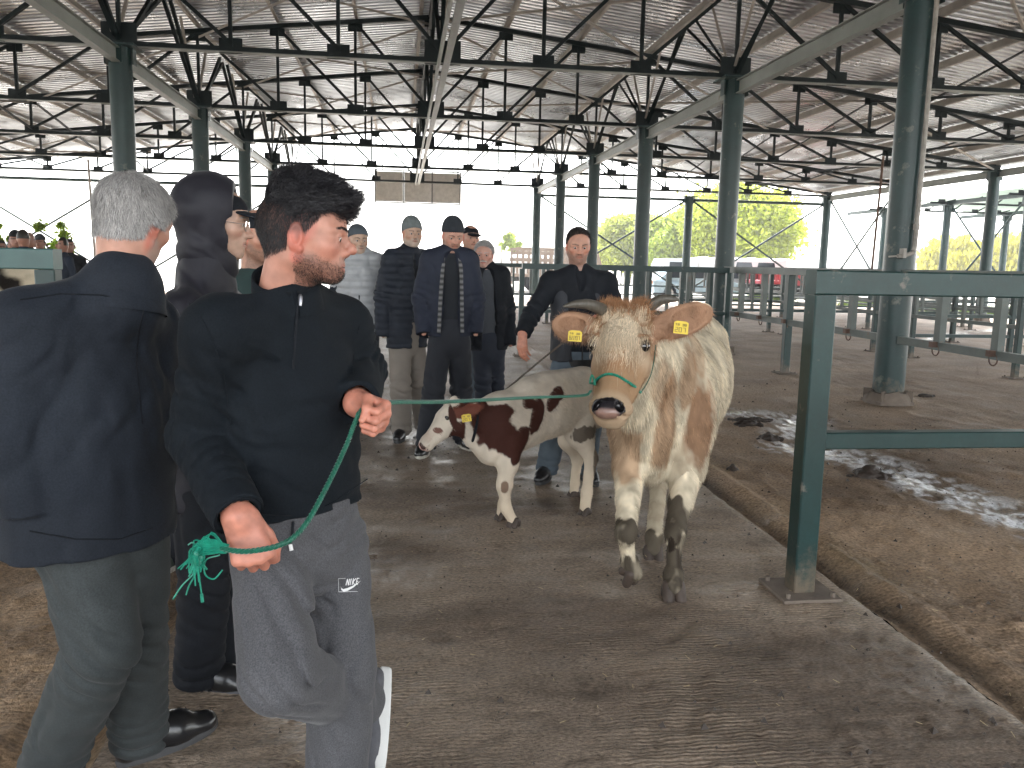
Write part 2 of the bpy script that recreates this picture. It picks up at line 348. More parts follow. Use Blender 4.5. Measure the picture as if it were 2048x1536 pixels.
for i in range(len(YT)-1):
    ya, yb = YT[i], YT[i+1]
    for x in XC:
        ibeam((x, ya+.2, HC-.13), (x, yb-.2, HC-.13), .2, .12).build('longitudinal_beam', m_beam, shed)
        b = MB(); b.angle((x, ya+.1, HC+.15), (x, (ya+yb)/2, ztop(x)-.05), .06); b.angle((x, yb-.1, HC+.15), (x, (ya+yb)/2, ztop(x)-.05), .06); b.build('wind_brace', m_dark, shed)
    for x in (NX[4], NX[-5], NX[2], NX[-3]):
        b = MB(); b.angle((x, ya, HC+.1), (x, yb, ztop(x)-.1), .045); b.angle((x+.05, yb, HC+.1), (x+.05, ya, ztop(x)-.1), .045); b.build('sway_brace', m_dark, shed)
    for x in XE: ibeam((x, ya+.2, HC-.05), (x, yb-.2, HC-.05), .2, .12).build('eave_beam', m_beam, shed)
    b = MB(); b.bar((XM-.07, ya, HC-.02), (XM-.07, yb, HC-.02), .04, .1); b.bar((XM+.05, ya, HC-.02), (XM+.05, yb, HC-.02), .1, .04); b.build('ridge_channel', m_beam, shed)
    ibeam((XM, ya+.02, HR-.12), (XM, yb-.02, HR-.12), .24, .14).build('ridge_beam', m_dark, shed)
    b = MB(); b.angle((XM, ya, HC+.1), (XM, (ya+yb)/2, HR-.2), .06); b.angle((XM, yb, HC+.1), (XM, (ya+yb)/2, HR-.2), .06); b.build('ridge_brace', m_dark, shed)
    for s in (1, -1):   # thin crossed bars in the roof plane
        for a0, a1 in ((0, 4.76), (4.76, 10.0), (10, 17.06)):
            if i % 2 == 0 or a0 == 0:
                b = MB(); xa, xb = XM+s*a0, XM+s*a1
                b.angle((xa, ya, ztop(xa)-.1), (xb, yb, ztop(xb)-.1), .045); b.angle((xa, yb, ztop(xa)-.12), (xb, ya, ztop(xb)-.12), .045); b.build('roof_brace', m_purl, shed)
YR0, YR1 = -6.5, YT[-1]+1.3
NP = [XM+s*q for s in (1, -1) for q in [.25, 1.587, 3.173, 4.76]+[4.76+1.757*k for k in range(1, 8)]]
for x in NP:
    z = ztop(x)+.14; b = MB(); b.bar((x, YR0+.3, z), (x, YR1-.2, z), .012, .13); b.bar((x+.035, YR0+.3, z-.074), (x+.035, YR1-.2, z-.074), .06, .012); b.build('purlin', m_purl, shed)
for s in (1, -1):       # corrugated sheets
    pit = .2; V = []; F = []; y = YR0; prof = [(0, 0), (.09, 0), (.108, .075), (.18, .075)]
    xa, xb = XM, XM+s*17.9; ys = []
    while y < YR1:
        for dy, dz in prof: ys.append((y+dy, dz))
        y += pit
    nseg = 12
    for k in range(nseg+1):
        x = xa+(xb-xa)*k/nseg; z = ztop(x)+.225 + .004*math.sin(k*5.1)
        V += [(x, yy, z+dz) for yy, dz in ys]
    n = len(ys); F = [(k*n+i, k*n+i+1, (k+1)*n+i+1, (k+1)*n+i) for k in range(nseg) for i in range(n-1)]
    mesh_obj('roof_sheet', V, F, m_roof, shed)
MB().box((XM-.35, YR0, HR+.295), (XM+.35, YR1, HR+.305)).build('ridge_cap', m_roof, shed)
ye = YT[-1]
b = MB().tube([(XE[1], ye+.12, 4.2), (XC[1], ye+.12, 4.2)], .06, 10).build('end_rail', m_col, shed, True)
b = MB().tube([(XC[0], ye+.12, 4.2), (XE[0], ye+.12, 4.2)], .06, 10).build('end_rail', m_col, shed, True)
for a, c in ((5.4, 11.7), (11.7, 17.7), (-16.42, -10.3), (-10.3, -4.12)):
    b = MB(); b.tube([(a+.15, ye, 4.15), (c-.15, ye, .5)], .04, 8); b.tube([(a+.15, ye+.09, .5), (c-.15, ye+.09, 4.15)], .04, 8); b.build('cross_brace', m_col, shed, True)
for k in (-2, -1):
    ya, yb = YT[k-1], YT[k]
    if k == -1: b = MB(); b.tube([(17.7, ya+.15, 4.3), (17.7, yb-.15, .4)], .04, 8); b.tube([(17.79, ya+.15, .4), (17.79, yb-.15, 4.3)], .04, 8); b.build('cross_brace', m_col, shed, True)
m_rust = mat('rusty_pipe', (.12, .07, .05), .7, var=.3, vscale=8)
pa = P(1768, 300, 22); MB().tube([(pa[0], 22, 4.6), (pa[0]-.1, 22, 0.03)], .035, 8).build('drain_pipe', m_rust, shed, True)
pa = P(1438, 400, 25); MB().tube([(pa[0], 25, 4.6), (pa[0], 25, 0.03)], .03, 8).build('drain_pipe', m_rust, shed, True)
pa = P(176, 320, 31); MB().tube([(pa[0], 31, 4.7), (pa[0]+.1, 31, .03)], .04, 8).build('drain_pipe', m_purl, shed, True)
# hanging board
sg = thing('hanging_board', 'blank grey three panel board hung under the far end of the shed roof', 'sign', P(835, 366, 34.4))
a = P(750, 366, 34.4)[0]; c = P(921, 366, 34.4)[0]; w = (c-a)/3
for i in range(3): MB().box((a+i*w+.03, 34.4, 3.82), (a+(i+1)*w-.03, 34.43, 5.0)).build('panel', mat('board_grey', (.42, .41, .38), .7), sg)
f = MB()
for i in range(4): f.box((a+i*w-.028, 34.38, 3.8), (a+i*w+.028, 34.45, 5.02))
for z in (3.76, 5.02): f.box((a-.028, 34.38, z), (c+.028, 34.45, z+.05))
f.build('frame', mat('board_frame', (.12, .12, .11), .6), sg)
for x in (a+.3, c-.3): MB().bar((x, 34.41, 5.07), (x, 34.41, 6.2), .04, .04, (0, 1, 0)).build('hanger', m_dark, sg)
# neighbouring shed
sh2 = thing('neighbour_shed', 'second low green roofed shed with pipe columns beyond the right side of the market shed', 'building', (22.3, 30, 0))
for x, y in ((22.3, 32.2), (22.3, 27.7), (22.3, 36.7), (22.3, 22.7), (28.5, 36.7), (28.5, 32.2), (28.5, 27.7)): column(x, y, 4.2, .15, sh2, m_col, False)
b = MB(); b.bar((22.3, 20, 4.3), (22.3, 40, 4.3), .12, .16); b.bar((28.5, 20, 4.3), (28.5, 40, 4.3), .12, .16); b.build('eave_beam', m_col, sh2)
V = []; ys = np.arange(20, 40, .1); zz = .03*np.sin(ys*2*np.pi/.2)
for x, z in ((21.4, 4.25), (25.4, 4.9), (29.4, 4.25)): V += [(x, y, z+.2+dz) for y, dz in zip(ys, zz)]
n = len(ys); mesh_obj('roof_sheet', V, [(k*n+i, k*n+i+1, (k+1)*n+i+1, (k+1)*n+i) for k in range(2) for i in range(n-1)], mat('green_sheet', (.2, .3, .25), .5, var=.2, vscale=1), sh2, True)
for y in (22.7, 27.7, 32.2, 36.7):
    b = MB(); b.bar((21.5, y, 4.3), (29.3, y, 4.3), .06, .08)
    for k in range(6): xx = 22+k*1.2; b.bar((xx, y, 4.3), (xx+.6, y, 4.45+.15*(k if k < 3 else 5-k)), .05, .05); b.box((xx-.15, y-.01, 4.27), (xx+.15, y+.01, 4.45))
    b.build('truss', m_dark, sh2)
b = MB(); b.tube([(22.3, 27.9, 4.1), (22.3, 32, .4)], .04, 8); b.tube([(22.38, 27.9, .4), (22.38, 32, 4.1)], .04, 8); b.build('cross_brace', m_col, sh2, True)
# ================================================================ pen fences
m_rail = mat('fence_green_paint', (.006, .03, .028), .4, var=.22, vscale=4, var2=.12, v2s=40, bump=.2, bscale=70, bdist=.002, stain=(.12, .11, .09), stain_s=9, stain_t=.62, dirt=.35)
m_railg = mat('fence_dusty_paint', (.1, .12, .11), .5, var=.25, vscale=4, stain=(.15, .1, .07), stain_s=6, stain_t=.6, dirt=.3)
def fpost(x, y, h, w, par, m, plate=True, rot=0):
    o = MB().bar((x, y, .012), (x, y, h), w, w, (0, 1, 0), bev=.006).build('post', m, par)
    if plate:
        p = MB(); p.box((x-w*1.35, y-w*1.35, .0), (x+w*1.35, y+w*1.35, .014))
        for sx in (-1, 1):
            for sy in (-1, 1): p.tube([(x+sx*w*1.05, y+sy*w*1.05, .012), (x+sx*w*1.05, y+sy*w*1.05, .035)], .011, 6)
        p.build('base_plate', m_conc, o)
    return o
PX, PY = 1.805, 3.41
fn = thing('pen_rail', 'nearest dark green steel pen rail with a square corner post on a bolted foot plate', 'fence', (PX, PY, 0), 'pen fences')
fpost(PX, PY, 1.345, .1, fn, m_rail)
MB().bar((PX-.051, PY, 1.4), (6.5, PY, 1.4), .1, .105, bev=.006).build('top_rail', m_rail, fn)
MB().bar((PX+.052, PY, .705), (6.5, PY, .705), .07, .075, bev=.005).build('middle_rail', m_rail, fn)
fpost(4.3, PY, 1.345, .1, fn, m_rail)
def ring(p, par, r=.055):
    b = MB(); pts = [(p[0]+.03, p[1]+r*math.cos(t), p[2]-.04+r*math.sin(t)) for t in np.linspace(0, 2*math.pi, 15)]
    b.tube(pts, .007, 6, cap=False, up=(1, 0, .01)); b.box((p[0]-.03, p[1]-.03, p[2]-.01), (p[0]+.04, p[1]+.03, p[2]+.045))
    return b.build('tie_ring', m_rust, par)
# fence along the right column row: top rail, ring rail, balusters, posts
fr = thing('pen_fence', 'long tether fence with iron rings running along the right column row', 'fence', (5.4, 12, 0), 'pen fences')
xf = 5.4-.02
for ya, yb in ((3.9, Y0-.17), (Y0+.17, Y0+SP-.17)):
    MB().bar((xf, ya, 1.43), (xf, yb, 1.43), .1, .1).build('top_rail', m_railg, fr); MB().bar((xf, ya, .72), (xf, yb, .72), .07, .08).build('ring_rail', m_railg, fr)
for k in range(-2, 2):
    yy = Y0+SP*k
    ys = [yy+SP*q/6 for q in range(1, 6)]
    for q, y in enumerate(ys):
        if y < 3.9 or y > Y0+SP: continue
        if q == 2: fpost(xf, y, 1.38, .1, fr, m_rail)
        else: MB().bar((xf, y, .76), (xf, y, 1.38), .07, .09, (0, 1, 0)).build('baluster', m_railg, fr)
        ring((xf-.06, y, .72), fr)
def cross_fence(xa, xb, y, label, n=8, h=1.42, lo=(.72,), posts=3, w=.07, m=None, base=True):
    m = m or m_rail
    f = thing('pen_fence', label, 'fence', (xa, y, 0), 'pen fences')
    MB().bar((xa, y, h), (xb, y, h), w, w+.02).build('top_rail', m, f)
    for z in lo: MB().bar((xa, y, z), (xb, y, z), w*.8, w*.8).build('lower_rail', m, f)
    for i in range(n+1):
        x = xa+(xb-xa)*i/n
        if i % max(1, n//(posts-1)) == 0: fpost(x, y, h-.04, w+.01, f, m, base)
        elif lo: MB().bar((x, y, lo[0]+.03), (x, y, h-.04), w*.7, w*.7, (0, 1, 0)).build('baluster', m_railg, f)
    return f
def long_fence(x, ya, yb, label, n=10, h=1.42, lo=(.72,), w=.07, m=None):
    m = m or m_railg
    f = thing('pen_fence', label, 'fence', (x, ya, 0), 'pen fences')
    MB().bar((x, ya, h), (x, yb, h), w, w+.02).build('top_rail', m, f)
    for z in lo: MB().bar((x, ya, z), (x, yb, z), w*.8, w*.8).build('lower_rail', m, f)
    for i in range(n+1):
        y = ya+(yb-ya)*i/n
        if i % 3 == 0: fpost(x, y, h-.04, w+.01, f, m_rail, True)
        else: MB().bar((x, y, lo[0]+.03), (x, y, h-.04), w*.7, w*.7, (0, 1, 0)).build('baluster', m, f)
    return f
cross_fence(1.89, 5.28, 13.03, 'barred green pen panel between the walkway and the right columns, behind the man in black', 10)
cross_fence(1.89, 5.28, 20.3, 'pale barred pen panel in the middle distance right of the walkway', 8, lo=(.72, .4))
long_fence(8.6, 10.6, 25, 'low tether fence in the next pen row right of the near column', 12)
cross_fence(5.6, 11.6, 16.2, 'green pen panel crossing the second pen row', 8, lo=(.62,))
long_fence(12.6, 15.5, 32, 'far tether fence near the right side of the shed', 12)
cross_fence(8.7, 17.4, 24.6, 'distant pen panel beyond the tether fences on the right', 10, lo=(.7, .35))
cross_fence(5.7, 17.4, 32.2, 'farthest pen panel under the shed end braces', 12, lo=(.7, .35))
long_fence(11.6, 12.2, 31, 'tether fence between the second and third pen rows', 14)
cross_fence(8.7, 12.4, 13.2, 'short pen panel with two low rails right of the near column', 6, lo=(.72, .38))
cross_fence(5.6, 8.5, 18.4, 'pen panel behind the second right column', 6, lo=(.72, .38))
long_fence(15.3, 17, 33, 'tether fence nearest the right eave of the shed', 12, lo=(.72, .38))
cross_fence(11.8, 17.5, 19.8, 'pen panel running to the right eave columns', 8, lo=(.72, .38))
cross_fence(-4, 1.3, 34.6, 'three barred yard fence closing the far end of the walkway', 9, lo=(.9, .5), posts=4)
fl = thing('pen_rail', 'thick pale green rail on the left in front of the distant crowd', 'fence', (-3.2, 4.9, 0), 'pen fences')
q = P(-60, 515, 4.6); MB().bar((-7, 4.6, q[2]), (-1.75, 4.6, q[2]), .12, .105, bev=.006).build('top_rail', mat('pale_rail', (.04, .095, .09), .4, var=.15), fl)
fpost(-1.8, 4.6, q[2]-.055, .1, fl, m_rail); MB().bar((-7, 4.6, .7), (-1.86, 4.6, .7), .07, .075).build('middle_rail', m_rail, fl)
# ================================================================ modelling by distance fields
def nrm(v): v = np.asarray(v, float); return v/(np.linalg.norm(v)+1e-12)
def A_(*v): return np.array(v, float)
class Field:
    def __init__(s, lo, hi, h):
        s.h = h; s.lo = np.asarray(lo, float); s.n = np.ceil((np.asarray(hi, float)-s.lo)/h).astype(int)+1
        s.D = np.full(s.n, 5., dtype=np.float32)
        s.ax = [(s.lo[i]+h*np.arange(s.n[i])).astype(np.float32) for i in range(3)]
    def _sl(s, a, b):
        i = np.clip(np.floor((a-s.lo)/s.h).astype(int), 0, s.n); j = np.clip(np.ceil((b-s.lo)/s.h).astype(int)+1, 0, s.n)
        if np.any(j-i < 1): return None
        sl = tuple(slice(i[q], j[q]) for q in range(3))
        X, Y, Z = (s.ax[q][sl[q]] for q in range(3))
        return sl, (X[:, None, None], Y[None, :, None], Z[None, None, :])
    def _op(s, sl, d, k, op):
        D = s.D[sl]
        if op == 'u':
            if k > 0:
                h = np.maximum(k-np.abs(D-d), 0)/k; s.D[sl] = np.minimum(D, d)-h*h*k*.25
            else: s.D[sl] = np.minimum(D, d)
        else:
            d = -d
            if k > 0:
                h = np.maximum(k-np.abs(D-d), 0)/k; s.D[sl] = np.maximum(D, d)+h*h*k*.25
            else: s.D[sl] = np.maximum(D, d)
    def rc(s, a, b, ra, rb=None, k=.0, op='u', flat=None, f=1., clip=None):
        """round cone from a to b; flat = direction squeezed by factor f"""
        rb = ra if rb is None else rb; a = np.asarray(a, float); b = np.asarray(b, float)
        m = max(ra, rb)+k+4*s.h; q = s._sl(np.minimum(a, b)-m, np.maximum(a, b)+m)
        if q is None: return s
        sl, (X, Y, Z) = q; ab = b-a; L2 = float(ab@ab)+1e-12
        px, py, pz = X-a[0], Y-a[1], Z-a[2]
        t = np.clip((px*ab[0]+py*ab[1]+pz*ab[2])/L2, 0, 1)
        qx, qy, qz = px-t*ab[0], py-t*ab[1], pz-t*ab[2]
        r2 = qx*qx+qy*qy+qz*qz; r = ra+(rb-ra)*t
        if flat is not None:
            n = nrm(flat); w = qx*n[0]+qy*n[1]+qz*n[2]; r2s = r2+w*w*(1/f**2-1); ds = np.sqrt(np.maximum(r2s, 1e-12)); d = (ds-r)*np.sqrt(np.maximum(r2, 1e-12))/ds
            d = np.where(ds < r, np.maximum(d, (ds-r)), d)
        else: d = np.sqrt(np.maximum(r2, 1e-12))-r
        if clip is not None: c, n = clip; d = np.maximum(d, (X-c[0])*n[0]+(Y-c[1])*n[1]+(Z-c[2])*n[2])
        s._op(sl, d.astype(np.float32), k, op); return s
    def el(s, c, r, M=None, k=0., op='u'):
        c = np.asarray(c, float); r = np.asarray(r, float)*np.ones(3); m = r.max()+k+4*s.h
        if M is not None: ext = np.sqrt(((M*r)**2).sum(1))+k+4*s.h
        else: ext = r+k+4*s.h
        q = s._sl(c-ext, c+ext)
        if q is None: return s
        sl, (X, Y, Z) = q; X, Y, Z = X-c[0], Y-c[1], Z-c[2]
        if M is not None: X, Y, Z = (X*M[0, i]+Y*M[1, i]+Z*M[2, i] for i in range(3))
        k0 = np.sqrt((X/r[0])**2+(Y/r[1])**2+(Z/r[2])**2); k1 = np.sqrt((X/r[0]**2)**2+(Y/r[1]**2)**2+(Z/r[2]**2)**2)
        d = k0*(k0-1)/np.maximum(k1, 1e-6); s._op(sl, d.astype(np.float32), k, op); return s
    def chain(s, pts, rs, k=.02, **kw):
        for i in range(len(pts)-1): s.rc(pts[i], pts[i+1], rs[i], rs[i+1], k=k, **kw)
        return s
    def cut(s, p, n, near=None, R_=None, k=0):
        """removes what lies on the positive side of the plane (within R_ of near)"""
        n = nrm(n); p = np.asarray(p, float)
        if near is None: q = (tuple(slice(0, m) for m in s.n), (s.ax[0][:, None, None], s.ax[1][None, :, None], s.ax[2][None, None, :]))
        else: q = s._sl(np.asarray(near)-R_, np.asarray(near)+R_)
        if q is None: return s
        sl, (X, Y, Z) = q; d = (X-p[0])*n[0]+(Y-p[1])*n[1]+(Z-p[2])*n[2]
        s._op(sl, -d.astype(np.float32), k, 's'); return s
    def disp(s, fn, band=.05):
        m = np.abs(s.D) < band; i = np.argwhere(m)
        if len(i): p = (s.lo+i*s.h).astype(np.float32); s.D[m] += fn(p).astype(np.float32)
        return s
    def mesh(s):
        D = s.D; D[0], D[-1], D[:, 0], D[:, -1], D[:, :, 0], D[:, :, -1] = 1, 1, 1, 1, 1, 1
        S = D < 0; c = S[:-1, :-1, :-1].astype(np.int8)
        for a in (0, 1):
            for b in (0, 1):
                for e in (0, 1):
                    if a+b+e: c = c+S[a:S.shape[0]-1+a, b:S.shape[1]-1+b, e:S.shape[2]-1+e]
        act = (c > 0) & (c < 8); I = np.argwhere(act)
        if not len(I): return np.zeros((0, 3)), np.zeros((0, 4), int)
        idx = np.full(act.shape, -1, dtype=np.int32); idx[act] = np.arange(len(I))
        acc = np.zeros((len(I), 3)); cnt = np.zeros(len(I)); cor = [(a, b, e) for a in (0, 1) for b in (0, 1) for e in (0, 1)]
        val = {q: D[I[:, 0]+q[0], I[:, 1]+q[1], I[:, 2]+q[2]] for q in cor}
        for q in cor:
            for ax in range(3):
                if q[ax] == 0:
                    q2 = list(q); q2[ax] = 1; q2 = tuple(q2); a, b = val[q], val[q2]; m = (a < 0) != (b < 0)
                    t = np.where(m, a/np.where(m, a-b, 1), 0); pt = np.tile(np.array(q, float), (len(I), 1)); pt[:, ax] = t
                    acc[m] += pt[m]; cnt[m] += 1
        V = s.lo + (I+acc/cnt[:, None])*s.h; Fs = []
        for ax in range(3):
            sh = [slice(1, -1)]*3; sh[ax] = slice(0, -1); sh2 = list(sh); sh2[ax] = slice(1, None)
            a, b = S[tuple(sh)], S[tuple(sh2)]; E = np.argwhere(a != b); off = [1, 1, 1]; off[ax] = 0; E = E+off
            if not len(E): continue
            u, v = [(1, 2), (2, 0), (0, 1)][ax]
            def g(du, dv): e = E.copy(); e[:, u] -= du; e[:, v] -= dv; return idx[e[:, 0], e[:, 1], e[:, 2]]
            q = np.c_[g(1, 1), g(0, 1), g(0, 0), g(1, 0)]; ins = S[E[:, 0], E[:, 1], E[:, 2]]
            q[~ins] = q[~ins][:, ::-1]; Fs.append(q)
        F = np.concatenate(Fs); F = F[(F >= 0).all(1)]
        return V, F
def relax(V, F, n=2, lam=.5):
    e = np.concatenate([F[:, [0, 1]], F[:, [1, 2]], F[:, [2, 3]], F[:, [3, 0]]]); e = np.concatenate([e, e[:, ::-1]])
    cnt = np.bincount(e[:, 0], minlength=len(V))[:, None].astype(float)
    for _ in range(n):
        av = np.stack([np.bincount(e[:, 0], weights=V[e[:, 1], i], minlength=len(V)) for i in range(3)], 1)/np.maximum(cnt, 1)
        V = V+(av-V)*lam
    return V
def joinm(parts):
    Vs, Fs, n = [], [], 0
    for V, F in parts: Vs.append(V); Fs.append(F+n); n += len(V)
    return np.concatenate(Vs), np.concatenate(Fs)
def vnormals(V, F):
    n = np.cross(V[F[:, 2]]-V[F[:, 0]], V[F[:, 3]]-V[F[:, 1]]); N = np.zeros_like(V)
    for i in range(4):
        for j in range(3): N[:, j] += np.bincount(F[:, i], weights=n[:, j], minlength=len(V))
    return N/(np.linalg.norm(N, axis=1)[:, None]+1e-12)
def nrmr(d): return d/(np.linalg.norm(d, axis=1)[:, None]+1e-9)
def strands(name, roots, dirs, lens, m, parent, seg=4, w=.0008, grav=.2, curl=.0, curlf=60, cols=None, jit=.15, comb=None, seed=1, flatk=0):
    """many thin tapered hairs as one mesh; comb(p) gives the direction the hair bends to"""
    r = np.random.default_rng(seed); n = len(roots); d = dirs+r.normal(0, jit, dirs.shape); d /= np.linalg.norm(d, axis=1)[:, None]
    p = roots.copy(); L = []; sd = np.cross(d, r.normal(0, 1, d.shape)); sd /= np.linalg.norm(sd, axis=1)[:, None]+1e-9
    ph = r.uniform(0, 6.28, n)
    if comb is not None and flatk:
        cb = comb(p); cb = cb-dirs*(cb*dirs).sum(1)[:, None]; d = nrmr(d*(1-flatk)+nrmr(cb)*flatk)
    cd_ = np.cross(d, sd)
    for k in range(seg+1):
        t = k/seg; c = curl*t*(np.cos(ph+curlf*t)[:, None]*sd+np.sin(ph+curlf*t)[:, None]*cd_) if curl else 0
        L.append((p+c, sd*(w*(1-.85*t)))); 
        if comb is not None: d = d+comb(p)*(.9/seg)
        d = d+np.array([0, 0, -grav])/seg*1.5; d /= np.linalg.norm(d, axis=1)[:, None]; p = p+d*(lens/seg)[:, None]
    V = np.concatenate([x for a, b in L for x in (a-b, a+b)]); F = []
    i = np.arange(n)
    for k in range(seg): F.append(np.c_[2*k*n+i, (2*k+1)*n+i, (2*k+3)*n+i, (2*k+2)*n+i])
    F = np.concatenate(F); cc = None
    if cols is not None: cc = np.concatenate([cols]*(2*(seg+1)))
    return mesh_obj(name, V, F, m, parent, True, cols=cc)
def pick(V, N, F, w, n, seed=0):
    """n random points on the surface weighted by w per vertex"""
    r = np.random.default_rng(seed); fw = w[F].mean(1); ar = np.linalg.norm(np.cross(V[F[:, 2]]-V[F[:, 0]], V[F[:, 3]]-V[F[:, 1]]), axis=1)*fw
    if ar.sum() <= 0: return None
    f = r.choice(len(F), n, p=ar/ar.sum()); a, b = r.random((2, n, 1))
    q = V[F[f]]; m = N[F[f]]; bl = lambda q: (q[:, 0]*(1-a)+q[:, 1]*a)*(1-b)+(q[:, 3]*(1-a)+q[:, 2]*a)*b
    return bl(q), bl(m), f
# ================================================================ people
m_skin = mat('skin', (.5, .3, .2), .5, attr='col', var=.08, vscale=30, bump=.15, bscale=400, bdist=.001, sss=.12)
m_hair = mat('hair', (.02, .02, .02), .5, attr='col', var=0)
m_eye = mat('eye_white', (.6, .57, .53), .15, attr='col', var=0)
SK = np.array([.39, .19, .13])
def frame(fwd, up=(0, 0, 1)):
    f = nrm(fwd); r = nrm(np.cross(f, up)); u = np.cross(r, f); return np.c_[r, f, u]      # columns: right, forward, up
def head_field(F, c, M, s, o):
    """head prims; local cm: x right, y forward, z up, origin between the ears"""
    T = lambda *p: c + M@(np.array(p, float)*s*.01)
    q = s*.01
    def E(p, r, k=1., op='u'): F.el(T(*p), np.array(r)*q, M, k*q, op)
    def K(a, b, ra, rb=None, k=1., op='u', **kw): F.rc(T(*a), T(*b), ra*q, (rb or ra)*q, k*q, op, **kw)
    fw = o.get('fat', 1.); ch = o.get('chin', 0.)
    E((0, -1.2, 3.6), (7.5, 9.4, 8.3), 0); E((0, 2.2, 3.4), (6.9, 6.9, 7.2), 2)
    E((0, 3.2, -1), (6.3*fw, 5.6, 6.6), 2.5); E((0, 2.6, -5.2+ch*.5), (5.1*fw, 5.2, 4.4-ch*.5), 2.5)
    for x in (-1, 1):
        K((x*5.3*fw, -.2, -4.6), (x*1.7, 6.2, -8.3+ch), 1.7, 1.5, 2.5); K((x*5.6*fw, -.3, -4), (x*6, 0, 0), 1.5, 1.5, 2)
        E((x*4.5*fw, 5.6, -1.3), (1.9, 1.7, 1.5), 2.2); K((x*5.2, 6.4, 2.5), (x*1.2, 8.3, 2.3), .8, .9, 1.3)
    E((0, 7.0, -8.5+ch), (2.1, 1.7, 1.5), 1.8); E((0, 7., -5.0), (3.0, 1.9, 2.3), 2.2)
    for x in (-1, 1): E((x*3.15, 9.1, .9), (1.75, 1.5, 1.25), 1.3, 's')
    nz = o.get('nose', 1.); nt_ = o.get('ntip', 0.)
    K((0, 8.2, 1.7), (0, 8.2+2.1*nz, -1.6+nt_), .75, .85, .9); E((0, 8.5+2.1*nz, -2.3+nt_), (1.05, 1.1, .95), 1.0)
    for x in (-1, 1): E((x*1.2, 8.9, -2.6+nt_*.45), (.85, 1.3, .85), 1.)
    for x in (-1, 1): E((x*.6, 9.6, -3.35+nt_*.6), (.36, .5, .35), .2, 's')
    K((-1.6, 8.1, -4.75), (1.6, 8.1, -4.75), .5, .5, .6); K((-1.0, 8.75, -4.65), (1.0, 8.75, -4.65), .42, .42, .6); K((-1.3, 8.55, -5.75), (1.3, 8.55, -5.75), .55, .55, .7)
    K((-2.1, 8.3, -5.15), (2.1, 8.3, -5.15), .2, .2, .25, 's'); K((-1.2, 9.1, -5.2), (1.2, 9.1, -5.2), .22, .22, .2, 's')
    for x in (-1, 1):      # lids around the eye
        E((x*3.15, 7.25, .9), (1.5, 1.35, 1.25), .6); E((x*3.15, 8.75, .8-(.42-o.get('open', .34))), (1.15, .9, o.get('open', .34)), .15, 's')
        if o.get('ears', 1):
            Me = M@np.array(Matrix.Rotation(x*-.35, 3, 'Z'))
            F.el(T(x*7.6, -.8, .2), np.array([.8, 1.85, 3.05])*q, Me, .5*q); F.el(T(x*8.45, -.5, .6), np.array([.6, 1.2, 2.1])*q, Me, .2*q, 's')
            F.el(T(x*7.5, .2, -2.4), np.array([.6, .9, 1.0])*q, Me, .4*q)
    return T
def head_cols(V, c, M, s, o):
    L = (V-c)@M/(s*.01); x, y, z = L.T; ax = np.abs(x); col = np.tile(np.array(o.get('skin', SK)), (len(V), 1))
    n1 = fbm(V.astype(np.float32), 45, 3, 3)[:, None]; col = col*(1+.12*n1)
    def mixw(w, c2):
        nonlocal col; w = np.clip(w, 0, 1)[:, None]; col = col*(1-w)+np.array(c2)*w
    g = lambda p, r: np.exp(-(((ax-p[0])/r[0])**2+((y-p[1])/r[1])**2+((z-p[2])/r[2])**2))
    red = np.array(o.get('skin', SK))*[1.15, .75, .72]
    mixw(.6*g((4.4, 6, -1.8), (2.2, 3, 1.8)), red); mixw(.6*g((0, 10, -2.3), (1.5, 1.6, 1.3)), red); mixw(.75*np.clip((ax-7)/.5, 0, 1), red*[.95, .8, .8]); mixw(.6*np.exp(-((ax-7.7)/.6)**2-((y+.2)/.5)**2-((z-.2)/.9)**2), (.12, .04, .03)); mixw(.8*np.clip(1-np.abs(z-(1.25-(.42-o.get('open', .34))))/.16, 0, 1)*(np.abs(ax-3.15) < 1.35)*(y > 6.5), (.03, .02, .018))  # flushed skin, lash line; shade inside the ear is put into the colour
    lip = np.array(o.get('skin', SK))*[.9, .62, .6]
    mixw(.8*((np.abs(z+5.2) < 1.25-.25*ax) & (y > 7.2) & (ax < 2.5)), lip)
    mixw(.9*(((np.abs(z+5.2) < .16) & (y > 7)) & (ax < 2.2)), (.05, .02, .02))
    hc = np.array(o.get('hair', (.012, .01, .01)))
    if o.get('beard'):
        bw = np.clip((-z-2.3+.28*(y-3)*0)/1.2, 0, 1)*np.clip((y-(-1.0))/1.5, 0, 1)*(1-np.clip(1.5-np.hypot(x*.6, z+5.2), 0, 1)*np.clip(y-7, 0, 1))
        bw = bw*(1-np.clip((z+5.1-.0*y)/1.2, 0, 1)*np.clip((y-3)/2., 0, 1)*(ax > 2.9)*(y > 3)); bw *= np.clip((-z+11.5)/1.5, 0, 1)
        bw = np.maximum(bw, ((np.abs(z+4) < .75) & (y > 7.5) & (ax < 3))*.8)
        mixw(o['beard']*bw*(.8+.35*vnoise(V, 260)), o.get('beardc', hc))
    bt = (ax-1.1)/4.2; mixw(o.get('browk', .8)*np.clip((.5-.22*bt-np.abs(z-2.75-.45*np.sin(np.clip(bt, 0, 1)*2.9)))/.15, 0, 1)*((bt > 0) & (bt < 1) & (y > 4)), np.array(o.get('brow', hc)))
    if o.get('scalp') is not None: mixw(o['scalpk']*o['scalp'](L), o.get('scalpc', hc))
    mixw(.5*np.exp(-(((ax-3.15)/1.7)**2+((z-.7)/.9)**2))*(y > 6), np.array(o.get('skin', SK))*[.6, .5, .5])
    mixw(.95*((np.hypot((ax-.6)/.5, (z+3.4)/.4) < 1) & (y > 8.6)), (.03, .012, .01))
    return col, L
